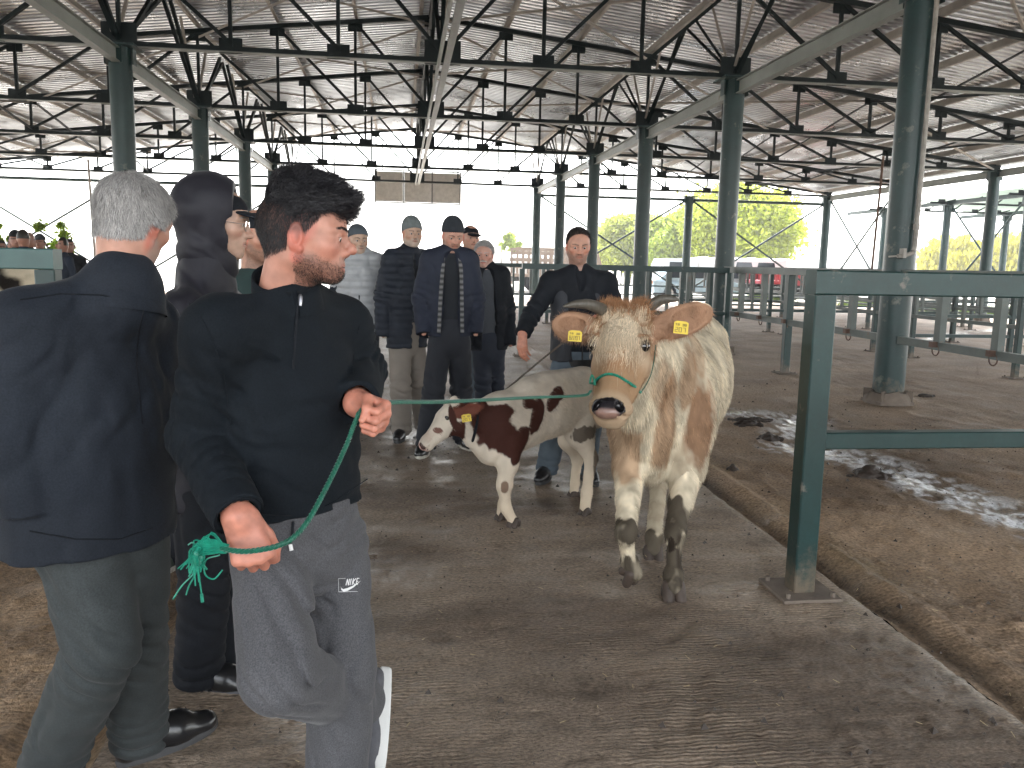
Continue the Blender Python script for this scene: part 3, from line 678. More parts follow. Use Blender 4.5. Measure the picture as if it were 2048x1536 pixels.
def hand(F, wr, f, n, side, curl=.5, s=1., spread=.0, thumb=.5, k=.004, curls=None):
    """hand at wrist wr: f = along the fingers, n = way the palm faces, side +1/-1 = thumb side of cross(f, n)"""
    f = nrm(f); n = nrm(n-np.dot(n, f)*f); t = np.cross(f, n)*side; wr = np.asarray(wr, float)
    Z = lambda a, b, c: wr+(f*a+t*b+n*c)*s
    for i, y in enumerate((.030, .010, -.011, -.030)):
        L = (.086, .090, .086, .078)[i]; F.rc(Z(0, y*.55, 0), Z(L, y, -.004), .0145*s, .0115*s, k=.012)
        c = curls[i] if curls else curl; ang = 0; p = Z(L, y, -.002); ls = np.array([(.042, .026, .021), (.046, .029, .022), (.043, .027, .021), (.034, .021, .019)][i])
        rr = [.0098, .0088, .008, .007] if i < 3 else [.0088, .0078, .0072, .0062]
        for j in range(3):
            ang += c*(1.25, 1.6, 1.0)[j]; d = f*math.cos(ang)+n*math.sin(ang)+t*y*spread*8; p2 = p+d*ls[j]*s
            F.rc(p, p2, rr[j]*s, rr[j+1]*s, k=k if j else .006); p = p2
    F.rc(Z(.012, .022, .008), Z(.055, .036, .018), .0155*s, .0125*s, k=.012); p = Z(.05, .037, .018)
    for j, (ln, r1, r2) in enumerate(((.036, .0118, .0102), (.030, .010, .0078))):
        a = thumb*(.9+.7*j); d = nrm(f*math.cos(a*.8)+n*math.sin(a)*.9+t*(.55-.9*a)); F.rc(p, p+d*ln*s, r1*s, r2*s, k=.005); p = p+d*ln*s
def bounds(pts, m): p = np.array(pts); return p.min(0)-m, p.max(0)+m
def foldfn(fs, seed=0, fine=.0):
    """fs: (centre, reach, direction, wavelength, amplitude)"""
    def fn(p):
        d = np.zeros(len(p)); w = vnoise(p, 7., seed); w2 = vnoise(p, 15., seed+5)
        for i, (c, rr, di, wl, am) in enumerate(fs):
            q = p-np.asarray(c); m = np.exp(-(q*q).sum(1)/(rr*rr)); ph = (q@nrm(di))/wl+.55*w+.25*w2+i*.37
            s_ = np.sin(2*np.pi*ph); d += am*m*(s_-.35*np.cos(4*np.pi*ph))*(.7+.5*w2)
        if fine: d += fine*(vnoise(p, 24., seed+9)+1.2*w2)
        return d
    return fn
m_navy = mat('navy_cloth', (.0145, .0185, .026), .8, var2=.3, v2s=260, var=.18, vscale=5, bump=.35, bscale=600, bdist=.0008, sheen=.05, spec=.22)
m_black = mat('black_cloth', (.0085, .010, .0135), .78, var2=.3, v2s=260, var=.2, vscale=6, bump=.35, bscale=500, bdist=.0008, sheen=.03, spec=.2)
m_leather = mat('black_leather', (.01, .01, .011), .28, var=.2, vscale=20, bump=.15, bscale=90, bdist=.001, coat=.3)
m_sole = mat('pale_rubber_sole', (.45, .43, .38), .7, var=.2, vscale=30, stain=(.2, .16, .11), stain_s=20)
m_dsole = mat('dark_rubber_sole', (.05, .05, .052), .7, var=.2)
def shoe(par, ank, d, m, ms, L=.28, up=(0, 0, 1), name='shoe', h=.006, slip=False, thick=.022):
    """ank = ankle joint, d = toe direction"""
    d = nrm(d); u = nrm(np.asarray(up)-np.dot(up, d)*d); r = np.cross(d, u); a = np.asarray(ank, float); hl = .085
    Z = lambda x, y, z: a+d*x+r*y+u*(z-hl)
    F = Field(*bounds([Z(-.1, -.08, 0), Z(L, .08, .16), Z(-.1, .08, .16), Z(L, -.08, 0)], .03), h)
    F.rc(Z(-.035, 0, .045), Z(.1, 0, .045), .038, .044, k=.02); F.rc(Z(.1, 0, .04), Z(L-.115, .004, .033), .046, .037, k=.03, flat=u, f=.85)
    F.rc(Z(-.01, 0, .07), Z(0, 0, .115), .04, .042, k=.03); F.rc(Z(.02, 0, .085), Z(.1, 0, .062), .036, .034, k=.03)
    F.cut(Z(0, 0, thick*.8), -u); F.cut(Z(0, 0, .125), u); F.rc(Z(-.002, 0, .09), Z(.002, 0, .15), .032, .033, op='s')
    V, Q = F.mesh(); o = mesh_obj(name, V, Q, m, par, True)
    ys = []; 
    for t in np.linspace(0, 2*math.pi, 40, endpoint=False):
        c_, s_ = math.cos(t), math.sin(t); x = (L/2-.002)*c_; w = .041+.009*np.clip(x/.1, -1, 1)
        ys.append(Z(L/2-.075+x, w*s_*(1-.08*c_**4), 0))
    V = [p+u*z+(p-np.mean(ys, 0))*e for z, e in ((0, -.03), (.006, 0), (thick, .01), (thick+.004, -.02)) for p in ys]
    n = 40; Fq = [(k*n+i, k*n+(i+1) % n, (k+1)*n+(i+1) % n, (k+1)*n+i) for k in range(3) for i in range(n)]+[tuple(range(n-1, -1, -1)), tuple(range(3*n, 4*n))]
    mesh_obj('sole', V, Fq, ms, o, False)
    if not slip:
        b = MB()
        for i in range(4):
            x = .035+.024*i; z = .115-.014*i; b.tube([Z(x, -.022, z-.006), Z(x+.004, 0, z+.004), Z(x, .022, z-.006)], .003, 5)
        b.build('laces', ms if ms is m_dsole else m_black, o, True)
    return o
def torso_frame(J):
    side = nrm(J['shL']-J['shR']); ax = nrm((J['shL']+J['shR'])/2-J['hip']); return side, nrm(np.cross(side, ax)), ax
def garment_top(par, J, m, name='jacket', h=.005, w=(.165, .155, .165), f=.64, sh=.06, sl=(.066, .056, .046), hem=None, neck=.062, folds=(), fine=.0015, cuff=.012, seed=0, collar=None, arms='LR', belly=0, extra=None, relaxn=1, hollow=True):
    side, fw, ax = torso_frame(J); sc = (J['shL']+J['shR'])/2; pts = [J['hip']-ax*.25, J['neck']+ax*.06, J['shL'], J['shR']]
    for a in arms: pts += [J['el'+a], J['wr'+a]]
    F = Field(*bounds(pts, max(w)+.05), h); hp = J['hip']; ch = sc-ax*.13; mid = hp*.45+ch*.55
    F.rc(hp-ax*.16, mid, w[0], w[1], flat=fw, f=f); F.rc(mid, ch, w[1], w[2], k=.05, flat=fw, f=f); F.rc(ch, sc-ax*.05, w[2], w[2]*.8, k=.06, flat=fw, f=f)
    if belly: F.el(hp+ax*.12+fw*.05, (.13, .13, .15), None, .06)
    for s in 'LR':
        q = J['sh'+s]; F.rc(q, sc, sh, sh*1.1, k=.07); F.rc(q, J['neck']+ax*.01, sh*.85, neck*.75, k=.06)
    F.rc(J['neck']-ax*.03, J['neck']+ax*.03, neck, neck*.93, k=.03)
    if extra: extra(F)
    if hem is not None: F.cut(*hem)
    if hollow and hem is not None:
        F.rc(hp-ax*.25, hem[0]*.0+hp-ax*.02, w[0]-.02, w[0]-.03, op='s', flat=fw, f=f)
    for a in arms:
        q, e, r = J['sh'+a], J['el'+a], J['wr'+a]; d = nrm(r-e)
        F.rc(q, e, sl[0], sl[1], k=.035); F.rc(e, r+d*.03, sl[1], sl[2], k=.012, clip=(r, d))
        if hollow: F.rc(r-d*.03, r+d*.05, sl[2]-cuff, sl[2]-cuff, op='s')
    F.disp(foldfn(folds, seed, fine)); V, Q = F.mesh()
    if relaxn: V = relax(V, Q, relaxn)
    return mesh_obj(name, V, Q, m, par, True)
def garment_legs(par, J, m, name='trousers', h=.005, w=.15, f=.68, th=.092, kn=.075, an=.065, folds=(), fine=.0015, seed=3, top=None, legs='LR', extra=None, cutank=.03):
    side, fw, ax = torso_frame(J); pts = [J['hip']+ax*.12]+[J[k+a] for k in ('kn', 'an') for a in legs]
    F = Field(*bounds(pts, .2), h)
    F.rc(J['hip']+ax*.03, J['hip']-ax*.04, w, w, flat=fw, f=f)
    for a in legs:
        q = J['hp'+a]; k_, n_ = J['kn'+a], J['an'+a]; d = nrm(n_-k_)
        G_ = F; G_.rc(q, k_, th, kn, k=.02); G_.rc(k_, n_+d*.02, kn, an, k=.01, clip=(n_+d*cutank, d) if cutank is not None else None)
    if extra: extra(F)
    if top is not None: F.cut(*top)
    F.disp(foldfn(folds, seed, fine)); V, Q = F.mesh(); V = relax(V, Q, 1)
    return mesh_obj(name, V, Q, m, par, True)
def body(par, J, o, h=.0022, hh=.0028, hands=(), torso=True, s=1.):
    """one mesh: head, neck, trunk, limbs and hands"""
    c = J['head']; M = frame(J['fwd'], J.get('up', (0, 0, 1))); parts = []; cols = []
    F = Field(c-.17*s, c+np.array([.17, .17, .16])*s, h); T = head_field(F, c, M, s, o)
    nb = J['neck']; F.rc(T(0, -2.2, -4), nb, .058*s*o.get('nk', 1), .062*s*o.get('nk', 1), k=.025)
    if o.get('cutneck', 1): F.cut(nb, -(T(0, 0, 0)-nb))
    V, Q = F.mesh(); cc, L = head_cols(V, c, M, s, o); headm = (V, Q, L, cc)
    parts.append((V, Q)); cols.append(cc)
    side, fw, ax = torso_frame(J)
    F = Field(*bounds([J[k] for k in J if k not in ('fwd', 'up', 'head')], .16), .014)
    F.rc(J['hip'], (J['shL']+J['shR'])/2-ax*.1, .11, .12, flat=fw, f=.7); F.rc(J['neck'], (J['shL']+J['shR'])/2-ax*.12, .045, .08, k=.03)
    for a in 'LR':
        F.chain([(J['shL']+J['shR'])/2-ax*.03, J['sh'+a]-ax*.01, J['el'+a], J['wr'+a]], [.03, .03, .026, .02]); F.chain([J['hp'+a], J['kn'+a], J['an'+a]], [.06, .045, .032])
    parts.append(F.mesh()); cols.append(np.tile(np.array(o.get('skin', SK)), (len(parts[-1][0]), 1)))
    for hd in hands:
        wr = np.asarray(hd['wr']); F = Field(wr-.2, wr+.2, hd.get('h', hh)); kw = {k: v for k, v in hd.items() if k not in ('wr', 'arm', 'h')}
        F.rc(wr-nrm(kw['f'])*0-nrm(hd['arm'])*.07, wr, .031, .026); F.rc(wr, wr+nrm(kw['f'])*.015, .026, .022, k=.02); hand(F, wr, **kw)
        V, Q = F.mesh(); V = relax(V, Q, 1, .4); n1 = fbm(V, 60, 8, 3)[:, None]
        k = np.tile(np.array(o.get('skin', SK))*[1.12, .95, .92], (len(V), 1))*(1+.18*n1); parts.append((V, Q)); cols.append(k)
    V, Q = joinm(parts); mesh_obj('body', V, Q, m_skin, par, True, cols=np.concatenate(cols))
    if o.get('eyes', 1):
        for x in (-1, 1):
            F = Field(T(x*3.15, 7.1, .85)-.02*s, T(x*3.15, 7.1, .85)+.02*s, .0015*s); F.el(T(x*3.15, 7.35, .85), (.0125*s,)*3, None); V, Q = F.mesh()
            L2 = (V-c)@M/(s*.01); g = o.get('gaze', (0, -.15)); rr = np.hypot(L2[:, 0]-x*3.15-g[0], L2[:, 2]-.85-g[1]); col = np.where((rr < .6)[:, None], (.03, .015, .008), (.5, .45, .42)); col = np.where((rr < .25)[:, None], (.003, .003, .003), col)
            mesh_obj('eye', V, Q, m_eye, par, True, cols=col)
    return T, M, headm
def short_hair(par, T, M, hm, s, n, ln, col, mask, name='hair', grav=.25, jit=.35, w=.0007, comb=None, seed=1, curl=0, greyvar=.15, seg=3, flatk=0):
    V, Q, L, cc = hm; N = vnormals(V, Q); wgt = mask(L); g = pick(V, N, Q, wgt, n, seed)
    if g is None: return
    p, d, f = g; r = np.random.default_rng(seed); k = np.array(col)*(1+r.normal(0, greyvar, (len(p), 1))); lm = wgt[Q[f, 0]]
    return strands(name, p-d*.001, d+0, ln*(.7+.5*r.random(len(p)))*(.35+.65*lm), m_hair, par, seg, w, grav, curl, 30, np.clip(k, .002, .9), jit, comb, seed, flatk)
def scalp(L, front=6.5, side=1.0, nape=-4.5):
    """0..1 hair region in head coordinates"""
    x, y, z = L.T; ax = np.abs(x)
    line = np.where(y > 1.5, side+ (y-1.5)*(front-side)/5.5*1.15, np.where(y < -2.5, nape+np.clip((y+7.5)/5., 0, 1)*(-nape+side-2)*.5, side-.5))
    return np.clip((z-line)/1.3, 0, 1)*(z > -7)
# ---------------------------------------------------------------- the young man leading the cow
def crs(pts, n=6):
    P_ = [np.array(p, float) for p in pts]; P_ = [2*P_[0]-P_[1]]+P_+[2*P_[-1]-P_[-2]]; out = []
    for i in range(1, len(P_)-2):
        a, b, c, d = P_[i-1:i+3]
        for k in range(n): t = k/n; out.append(.5*((2*b)+(-a+c)*t+(2*a-5*b+4*c-d)*t*t+(-a+3*b-3*c+d)*t**3))
    return out+[P_[-2]]
def seams(obj, lines, m, r=.0018, name='seam'):
    for pl in lines:
        q = []
        for (u0, v0), (u1, v1) in zip(pl[:-1], pl[1:]):
            for k in range(5):
                f_ = k/5; d_ = Vector(P(u0+(u1-u0)*f_, v0+(v1-v0)*f_, 1.)-np.array([0, 0, CH])).normalized(); ok, loc, nn, i = obj.ray_cast(Vector((0, 0, CH)), d_)
                if ok: q.append(np.array(loc)+np.array(nn)*.0006)
        if len(q) > 2: MB().tube(q, r, 5).build(name, m, obj, True)
def young():
    t = thing('person', 'young man in dark half zip sweater and grey joggers pulling a green rope', 'person', (-.2, 1.8, 0))
    J = dict(head=P(608, 481, 1.80), neck=P(572, 588, 1.82), shR=P(438, 664, 1.70), shL=P(682, 655, 1.98), elR=P(394, 872, 1.78), wrR=P(476, 1030, 1.60), elL=P(722, 742, 2.02), wrL=P(714, 806, 1.80),
             hip=P(606, 1040, 1.86), hpR=P(540, 1090, 1.80), hpL=P(662, 1078, 1.92), knR=P(556, 1348, 1.62), knL=P(684, 1340, 1.86), anR=P(712, 1400, 2.02), anL=P(668, 1680, 1.92))
    a = -.04; J['fwd'] = A_(math.cos(a), math.sin(a), -.07); J['up'] = A_(.0, .06, 1)
    def fade(L): return scalp(L, 7.2, .9, -5.2)
    o = dict(hair=(.012, .011, .012), beard=.45, beardc=(.055, .035, .028), nose=1.1, ntip=1.0, chin=1.4, skin=(.43, .205, .145), gaze=(.1, -.45), open=.26, scalp=lambda L: fade(L), scalpk=.62, scalpc=(.035, .03, .03))
    fL = nrm(cR*.75-cU*.35-cF*.5); hands = [
        dict(wr=J['wrR']+nrm(J['wrR']-J['elR'])*.005, arm=J['wrR']-J['elR'], f=nrm(cR*.35-cU*.9-cF*.05), n=nrm(cF*1.0-cR*.25-cU*.1), side=1, curl=.95, thumb=.55, s=1.0),
        dict(wr=J['wrL'], arm=J['wrL']-J['elL'], f=fL, n=nrm(-cF*.8-cR*.8-cU*.2), side=1, curl=1.0, thumb=.95, s=.95)]
    # thumb sides: up for the left hand, towards the right for the right hand
    for hd, want in zip(hands, (cR, cU)):
        if np.dot(np.cross(hd['f'], hd['n']), want) < 0: hd['side'] = -1
    HS = .93; T, M, hm = body(t, J, o, .002, .0022, hands, s=HS)
    V, Q, L, cc = hm; x, y, z = L.T
    # faded sides are stubble, the top is a separate mass of curls
    short_hair(t, T, M, hm, 1, 30000, .010, (.018, .016, .017), lambda L: fade(L)*np.clip((L[:, 2]+7)/5, .3, 1)*(np.abs(L[:, 0]) < 7.6), 'side_hair', .3, .3, .0006, lambda p: -M[:, 2]+0*p, 1, 0, .15, 3, .5)
    F = Field(T(0, 0, 0)-.17, T(0, 0, 0)+.2, .004)
    q = .01*HS
    F.el(T(0, -.2, 6.2), np.array([7.6, 9.3, 8.0])*q, M); F.el(T(0, 4.6, 9.6), np.array([6.2, 5.0, 3.4])*q, M, .02); F.el(T(-.5, 7.8, 9.4), np.array([4.8, 2.6, 2.6])*q, M, .02); F.el(T(0, -1, 11.6), np.array([6.0, 7.0, 4.4])*q, M, .02)
    F.cut(T(0, 0, 3.4), -(M@nrm((0, -.3, 1)))); F.cut(T(0, 6.4, 5.9), -(M@nrm((0, .1, 1))), T(0, 10, 3), .075)
    F.disp(lambda p: .006*fbm(p, 45, 5, 3)); V2, Q2 = F.mesh(); V2 = relax(V2, Q2, 1); N2 = vnormals(V2, Q2)
    hair = mesh_obj('hair', V2, Q2, m_hair, t, True, cols=np.tile((.008, .008, .010), (len(V2), 1)))
    L2 = (V2-T(0, 0, 0))@M/q; p, d, f = pick(V2, N2, Q2, np.clip((L2[:, 2]-2.5)/2, .15, 1), 20000, 3); r = np.random.default_rng(4)
    fw = M[:, 1]; cmb = lambda p: fw*.75+M[:, 2]*.1+.5*np.c_[vnoise(p, 35, 1), vnoise(p, 35, 2), vnoise(p, 35, 3)]
    k = np.array((.014, .013, .016))*(1+r.normal(0, .3, (len(p), 1)))
    Lp = (p-T(0, 0, 0))@M/q
    strands('curls', p-d*.002, d, .014+.014*r.random(len(p))*np.clip(.3+(Lp[:, 1]+4)/10, .2, 1.5), m_hair, hair, 6, .0008, .05, .003, 8, np.clip(k, .003, 1), .3, cmb, 9, .5)
    # beard stubble strands
    def bm(L):
        x, y, z = L.T; ax = np.abs(x)
        return np.clip((-z-2.6+.35*np.clip(y-4, 0, 9)*-1.)/1.5, 0, 1)*(y > -.8)*(z > -11)*(1-((np.hypot(ax*.8, z+5.2) < 1.5) & (y > 7)))
    short_hair(t, T, M, hm, 1, 7000, .005, (.03, .02, .016), bm, 'beard', .3, .5, .00045, seed=5)
    short_hair(t, T, M, hm, 1, 700, .0035, (.01, .008, .008), lambda L: ((np.abs(L[:, 2]-2.75-.45*np.sin(np.clip((np.abs(L[:, 0])-1.1)/4.2, 0, 1)*2.9)) < .33) & (np.abs(L[:, 0]) > 1.2) & (np.abs(L[:, 0]) < 5.) & (L[:, 1] > 4)).astype(float), 'eyebrows', 0, .3, .0005, seed=6)
    e = J['elR']; w_ = J['wrR']; eL = J['elL']; hp = J['hip']; side, fw_, ax = torso_frame(J)
    folds = [(e, .09, w_-e, .034, .0055), (e+(w_-e)*.7, .06, w_-e, .028, .0035), (eL+A_(.04, 0, 0), .09, J['shL']-eL, .022, .007), (J['shR']-ax*.1+side*.06, .13, nrm(cR+cU*.5), .06, .005),
             (J['shL']-ax*.12-side*.07, .12, nrm(cR-cU*.6), .05, .005), (hp+ax*.16, .2, nrm(cU+cR*.35), .075, .006), (hp+ax*.36-side*.04, .16, nrm(cR*.8+cU*.6), .09, .004), (J['shR']*.5+e*.5, .12, nrm(cU*.9+cR*.4), .06, .004)]
    hem_n = nrm(np.cross(P(740, 978, 2.05)-P(470, 1058, 1.7), P(600, 1045, 1.68)-P(740, 978, 2.05)))
    if hem_n[2] > 0: hem_n = -hem_n
    def ex(F):
        nk = J['neck']; F.cut(nk+ax*.004, nrm(ax*.9-fw_*.35), nk+ax*.06, .11); F.rc(nk-ax*.0, nk+ax*.1, .052, .06, op='s')
    jk = garment_top(t, J, m_navy2, 'sweater', .0042, (.168, .155, .158), .66, .058, (.066, .06, .05), (P(600, 1045, 1.68), hem_n), .06, folds, .0012, .013, 2, extra=ex)
    # stand-up collar, open at the front
    nk = J['neck']; V = []; nC = 44; rows = [(-.02, .076, 0), (.02, .0715, 0), (.055, .069, .5), (.066, .068, .9), (.069, .065, 1), (.06, .0615, .9), (.0, .061, 0)]
    zf = nrm(P(600, 572, 1.70)-nk-ax*np.dot(P(600, 572, 1.70)-nk, ax)); zs = np.cross(ax, zf)
    for hh_, rr_, k_ in rows:
        for i in range(nC):
            a_ = math.radians(4)+math.radians(352)*i/(nC-1); c_ = math.cos(a_); V.append(nk+ax*(hh_*(1-.42*(c_+1)/2*(.4+k_))-.02*(c_+1)/2-.004)+zf*c_*rr_*1.06+zs*math.sin(a_)*rr_+zf*.006)
    mesh_obj('collar', V, [(r_*nC+i, r_*nC+i+1, (r_+1)*nC+i+1, (r_+1)*nC+i) for r_ in range(len(rows)-1) for i in range(nC-1)], m_navy2, jk, True)
    # zip, pull and cuffs
    front = lambda u, v, Y: P(u, v, Y)
    ms = 'Z'
    def onsurf(u, v, obj):
        o_ = Vector((0, 0, CH)); d_ = Vector(P(u, v, 1.)-np.array([0, 0, CH])).normalized()
        ok, loc, nn, i = obj.ray_cast(o_, d_); return (np.array(loc), np.array(nn)) if ok else (P(u, v, 1.7), -cF)
    zp = [onsurf(u, v, jk) for u, v in ((597, 590), (595, 605), (592, 640), (589, 680), (587, 720), (586, 738))]
    b = MB(); b.tube([p+n*.0015 for p, n in zp], .0028, 6); b.build('zip', m_black, jk, True)
    b = MB(); p, n = zp[0]; p2, n2 = onsurf(597, 612, jk); b.tube([p+n*.006, p+n*.008-A_(0, 0, .006), p2+n2*.006], .0045, 8, rs=[.003, .005, .0035]); b.build('zip_pull', mat('zip_metal', (.3, .3, .32), .3, metal=1, var=.1), jk, True)
    for pl in (((376, 604), (402, 634), (428, 690), (446, 745), (455, 800), (462, 850)), ((728, 618), (716, 660), (708, 710), (706, 760)), ((520, 1028), (580, 1030), (650, 1012), (735, 958))):
        q_ = [onsurf(u, v, jk) for u, v in pl]; MB().tube(crs([p+n*.0004 for p, n in q_]), .0011, 5).build('seam', m_navy2, jk, True)
    wm = nrm(w_-e); b = MB(); b.tube([w_-wm*.055, w_-wm*.05, w_-wm*.01, w_+wm*.004], .05, 30, cap=False, rs=[.05, .0525, .0505, .048], up=cU); b.build('cuff', m_navy2, jk, True)
    # joggers
    kR, kL, aL, aR = J['knR'], J['knL'], J['anL'], J['anR']
    folds = [(J['hpR']*.6+J['hpL']*.4-ax*.05, .12, nrm(cR*.5+cU*.9), .05, .007), (J['hpL']*.5+hp*.5-ax*.03, .12, nrm(cR*-.55+cU*.8), .045, .007), (J['hpR']*.5+kR*.5+cR*.04, .13, nrm(cR*.85+cU*.5), .05, .008), (kR+cR*.06, .12, nrm(cR*.9+cU*.55), .045, .009),
             (kL-cU*.02, .16, nrm(cR+cU*.15), .07, .005), (kL*.4+aL*.6, .16, nrm(cR+cU*.2), .055, .005), (J['hpL']*.5+kL*.5, .14, nrm(cR*.9-cU*.2), .075, .004)]
    tr = garment_legs(t, J, m_jog, 'joggers', .0042, .142, .74, .085, .078, .072, folds, .0016, 5, extra=None, cutank=None)
    dr = [onsurf(u, v, tr) for u, v in ((585, 1042), (583, 1070), (580, 1085))]
    b = MB(); b.tube([p+n*.006 for p, n in dr], .003, 6); b.build('drawstring', m_black, tr, True)
    b = MB(); p, n = onsurf(580, 1087, tr); q2, n2 = onsurf(579, 1103, tr); b.tube([p+n*.007, q2+n2*.007], .0042, 8); b.build('drawstring_tip', mat('white_plastic', (.75, .75, .75), .4, var=0), tr, True)
    # printed badge: thin outlined box, the four letters and the curved tick
    def pr(u, v, off=.0018):
        p, n = onsurf(u, v, tr); return p+n*off
    quads = []
    def stroke(pts, w, lift=.002):
        for (u0, v0), (u1, v1) in zip(pts[:-1], pts[1:]):
            L_ = math.hypot(u1-u0, v1-v0)+1e-6; nx, ny = -(v1-v0)/L_*w/2, (u1-u0)/L_*w/2; ex_, ey = (u1-u0)/L_*w*.3, (v1-v0)/L_*w*.3
            quads.append([pr(u0+nx-ex_, v0+ny-ey, lift), pr(u1+nx+ex_, v1+ny+ey, lift), pr(u1-nx+ex_, v1-ny+ey, lift), pr(u0-nx-ex_, v0-ny-ey, lift)])
    lt = {'N': [[(0, 1), (0, 0), (1, 1), (1, 0)]], 'I': [[(.2, 0), (.2, 1)]], 'K': [[(0, 0), (0, 1)], [(1, 0), (.05, .55), (1, 1)]], 'E': [[(1, 0), (0, 0), (0, 1), (.95, 1)], [(0, .5), (.8, .5)]]}
    x = 692
    for ch, wd in (('N', 6.2), ('I', 3.6), ('K', 6.4), ('E', 5.6)):
        for pl in lt[ch]: stroke([(x+a_*(wd-2)+(1-b_)*2.5, 1158+b_*11.5-(x-692)*.08) for a_, b_ in pl], 1.5)
        x += wd+.9
    sw = []; 
    top = [(681.5, 1172), (682.5, 1176.5), (686.5, 1178.2), (694, 1176), (704, 1171.5), (721, 1161)]; bot = [(681.5, 1172), (682.4, 1180), (687, 1183.6), (695, 1181.5), (706, 1174.6), (721, 1161)]
    for i in range(5): quads.append([pr(*top[i]), pr(*top[i+1]), pr(*bot[i+1]), pr(*bot[i])])
    stroke([(676, 1156), (677, 1184)], .6); stroke([(677, 1184), (714, 1183)], .6); stroke([(676, 1156), (690, 1156)], .6)
    V = [p for q_ in quads for p in q_]; mesh_obj('printed_logo', V, [tuple(range(4*i, 4*i+4)) for i in range(len(quads))], mat('print_white', (.72, .72, .72), .6, var=0), tr)
    # side seam piping and shoes
    shoe(t, aR+A_(0, .02, 0), nrm(-cU*1.0-cR*.05-cF*.25), m_jog2, mat('white_sole', (.62, .62, .6), .6, var=.1), .27, up=nrm(-cR*.95+cU*.05-cF*.3), name='shoe', h=.005, thick=.026)
    shoe(t, aL, nrm(A_(-.3, -1, 0)), m_jog2, m_sole, .27, name='shoe')
    return t, J
m_navy2 = mat('dark_fleece', (.0078, .0105, .0138), .85, var2=.35, v2s=300, var=.12, vscale=4, bump=.5, bscale=700, bdist=.001, sheen=.02, spec=.12)
m_jog = mat('grey_marl_jersey', (.078, .078, .084), .9, var=.1, vscale=5, var2=.4, v2s=330, bump=.25, bscale=500, bdist=.0008, sheen=.12, spec=.2)
m_jog2 = mat('grey_knit_shoe', (.09, .09, .1), .85, var=.15, vscale=60, bump=.4, bscale=300, bdist=.001)

def beanie(par, T, M, s, m, tall=1., low=2.9, name='knit_cap'):
    F = Field(T(0, 0, 0)-.2*s, T(0, 0, 0)+.22*s, .005); q = s*.01
    F.el(T(0, -.6, 4.6), np.array([8.5, 10.3, 9.6*tall])*q, M); F.el(T(0, -3.2, 9.5*tall), np.array([5.5, 5.5, 5.])*q, M, .04)
    F.cut(T(0, 0, low), -(M@nrm((0, -.32, 1)))); V, Q = F.mesh(); V = relax(V, Q, 1)
    L = (V-T(0, 0, 0))@M/q; V = V+vnormals(V, Q)*(.0016*np.sin(np.arctan2(L[:, 0], L[:, 1]+.6)*34))[:, None]
    return mesh_obj(name, V, Q, m, par, True)
def cap(par, T, M, s, m):
    F = Field(T(0, 3, 0)-.22*s, T(0, 3, 0)+.24*s, .005); q = s*.01
    F.el(T(0, -.4, 4.2), np.array([8.0, 9.8, 7.4])*q, M); F.cut(T(0, 0, 3.6), -(M@nrm((0, -.2, 1)))); V, Q = F.mesh(); o = mesh_obj('cap', V, Q, m, par, True)
    F = Field(T(0, 3, 0)-.22*s, T(0, 3, 0)+.24*s, .004); F.el(T(0, 9.5, 3.6), np.array([6.8, 7.6, 1.6])*q, M@np.array(Matrix.Rotation(-.18, 3, 'X'))); F.el(T(0, 9.3, 2.3), np.array([7.2, 8.4, 1.9])*q, M@np.array(Matrix.Rotation(-.18, 3, 'X')), .01, 's'); V, Q = F.mesh(); mesh_obj('brim', V, Q, m, o, True)
    return o
def feet(t, J, toes, m, ms, h=.007, L=.27, slip=False, th=.022):
    for a in 'LR': shoe(t, J['an'+a], toes[a], m, ms, L, h=h, slip=slip, thick=th)
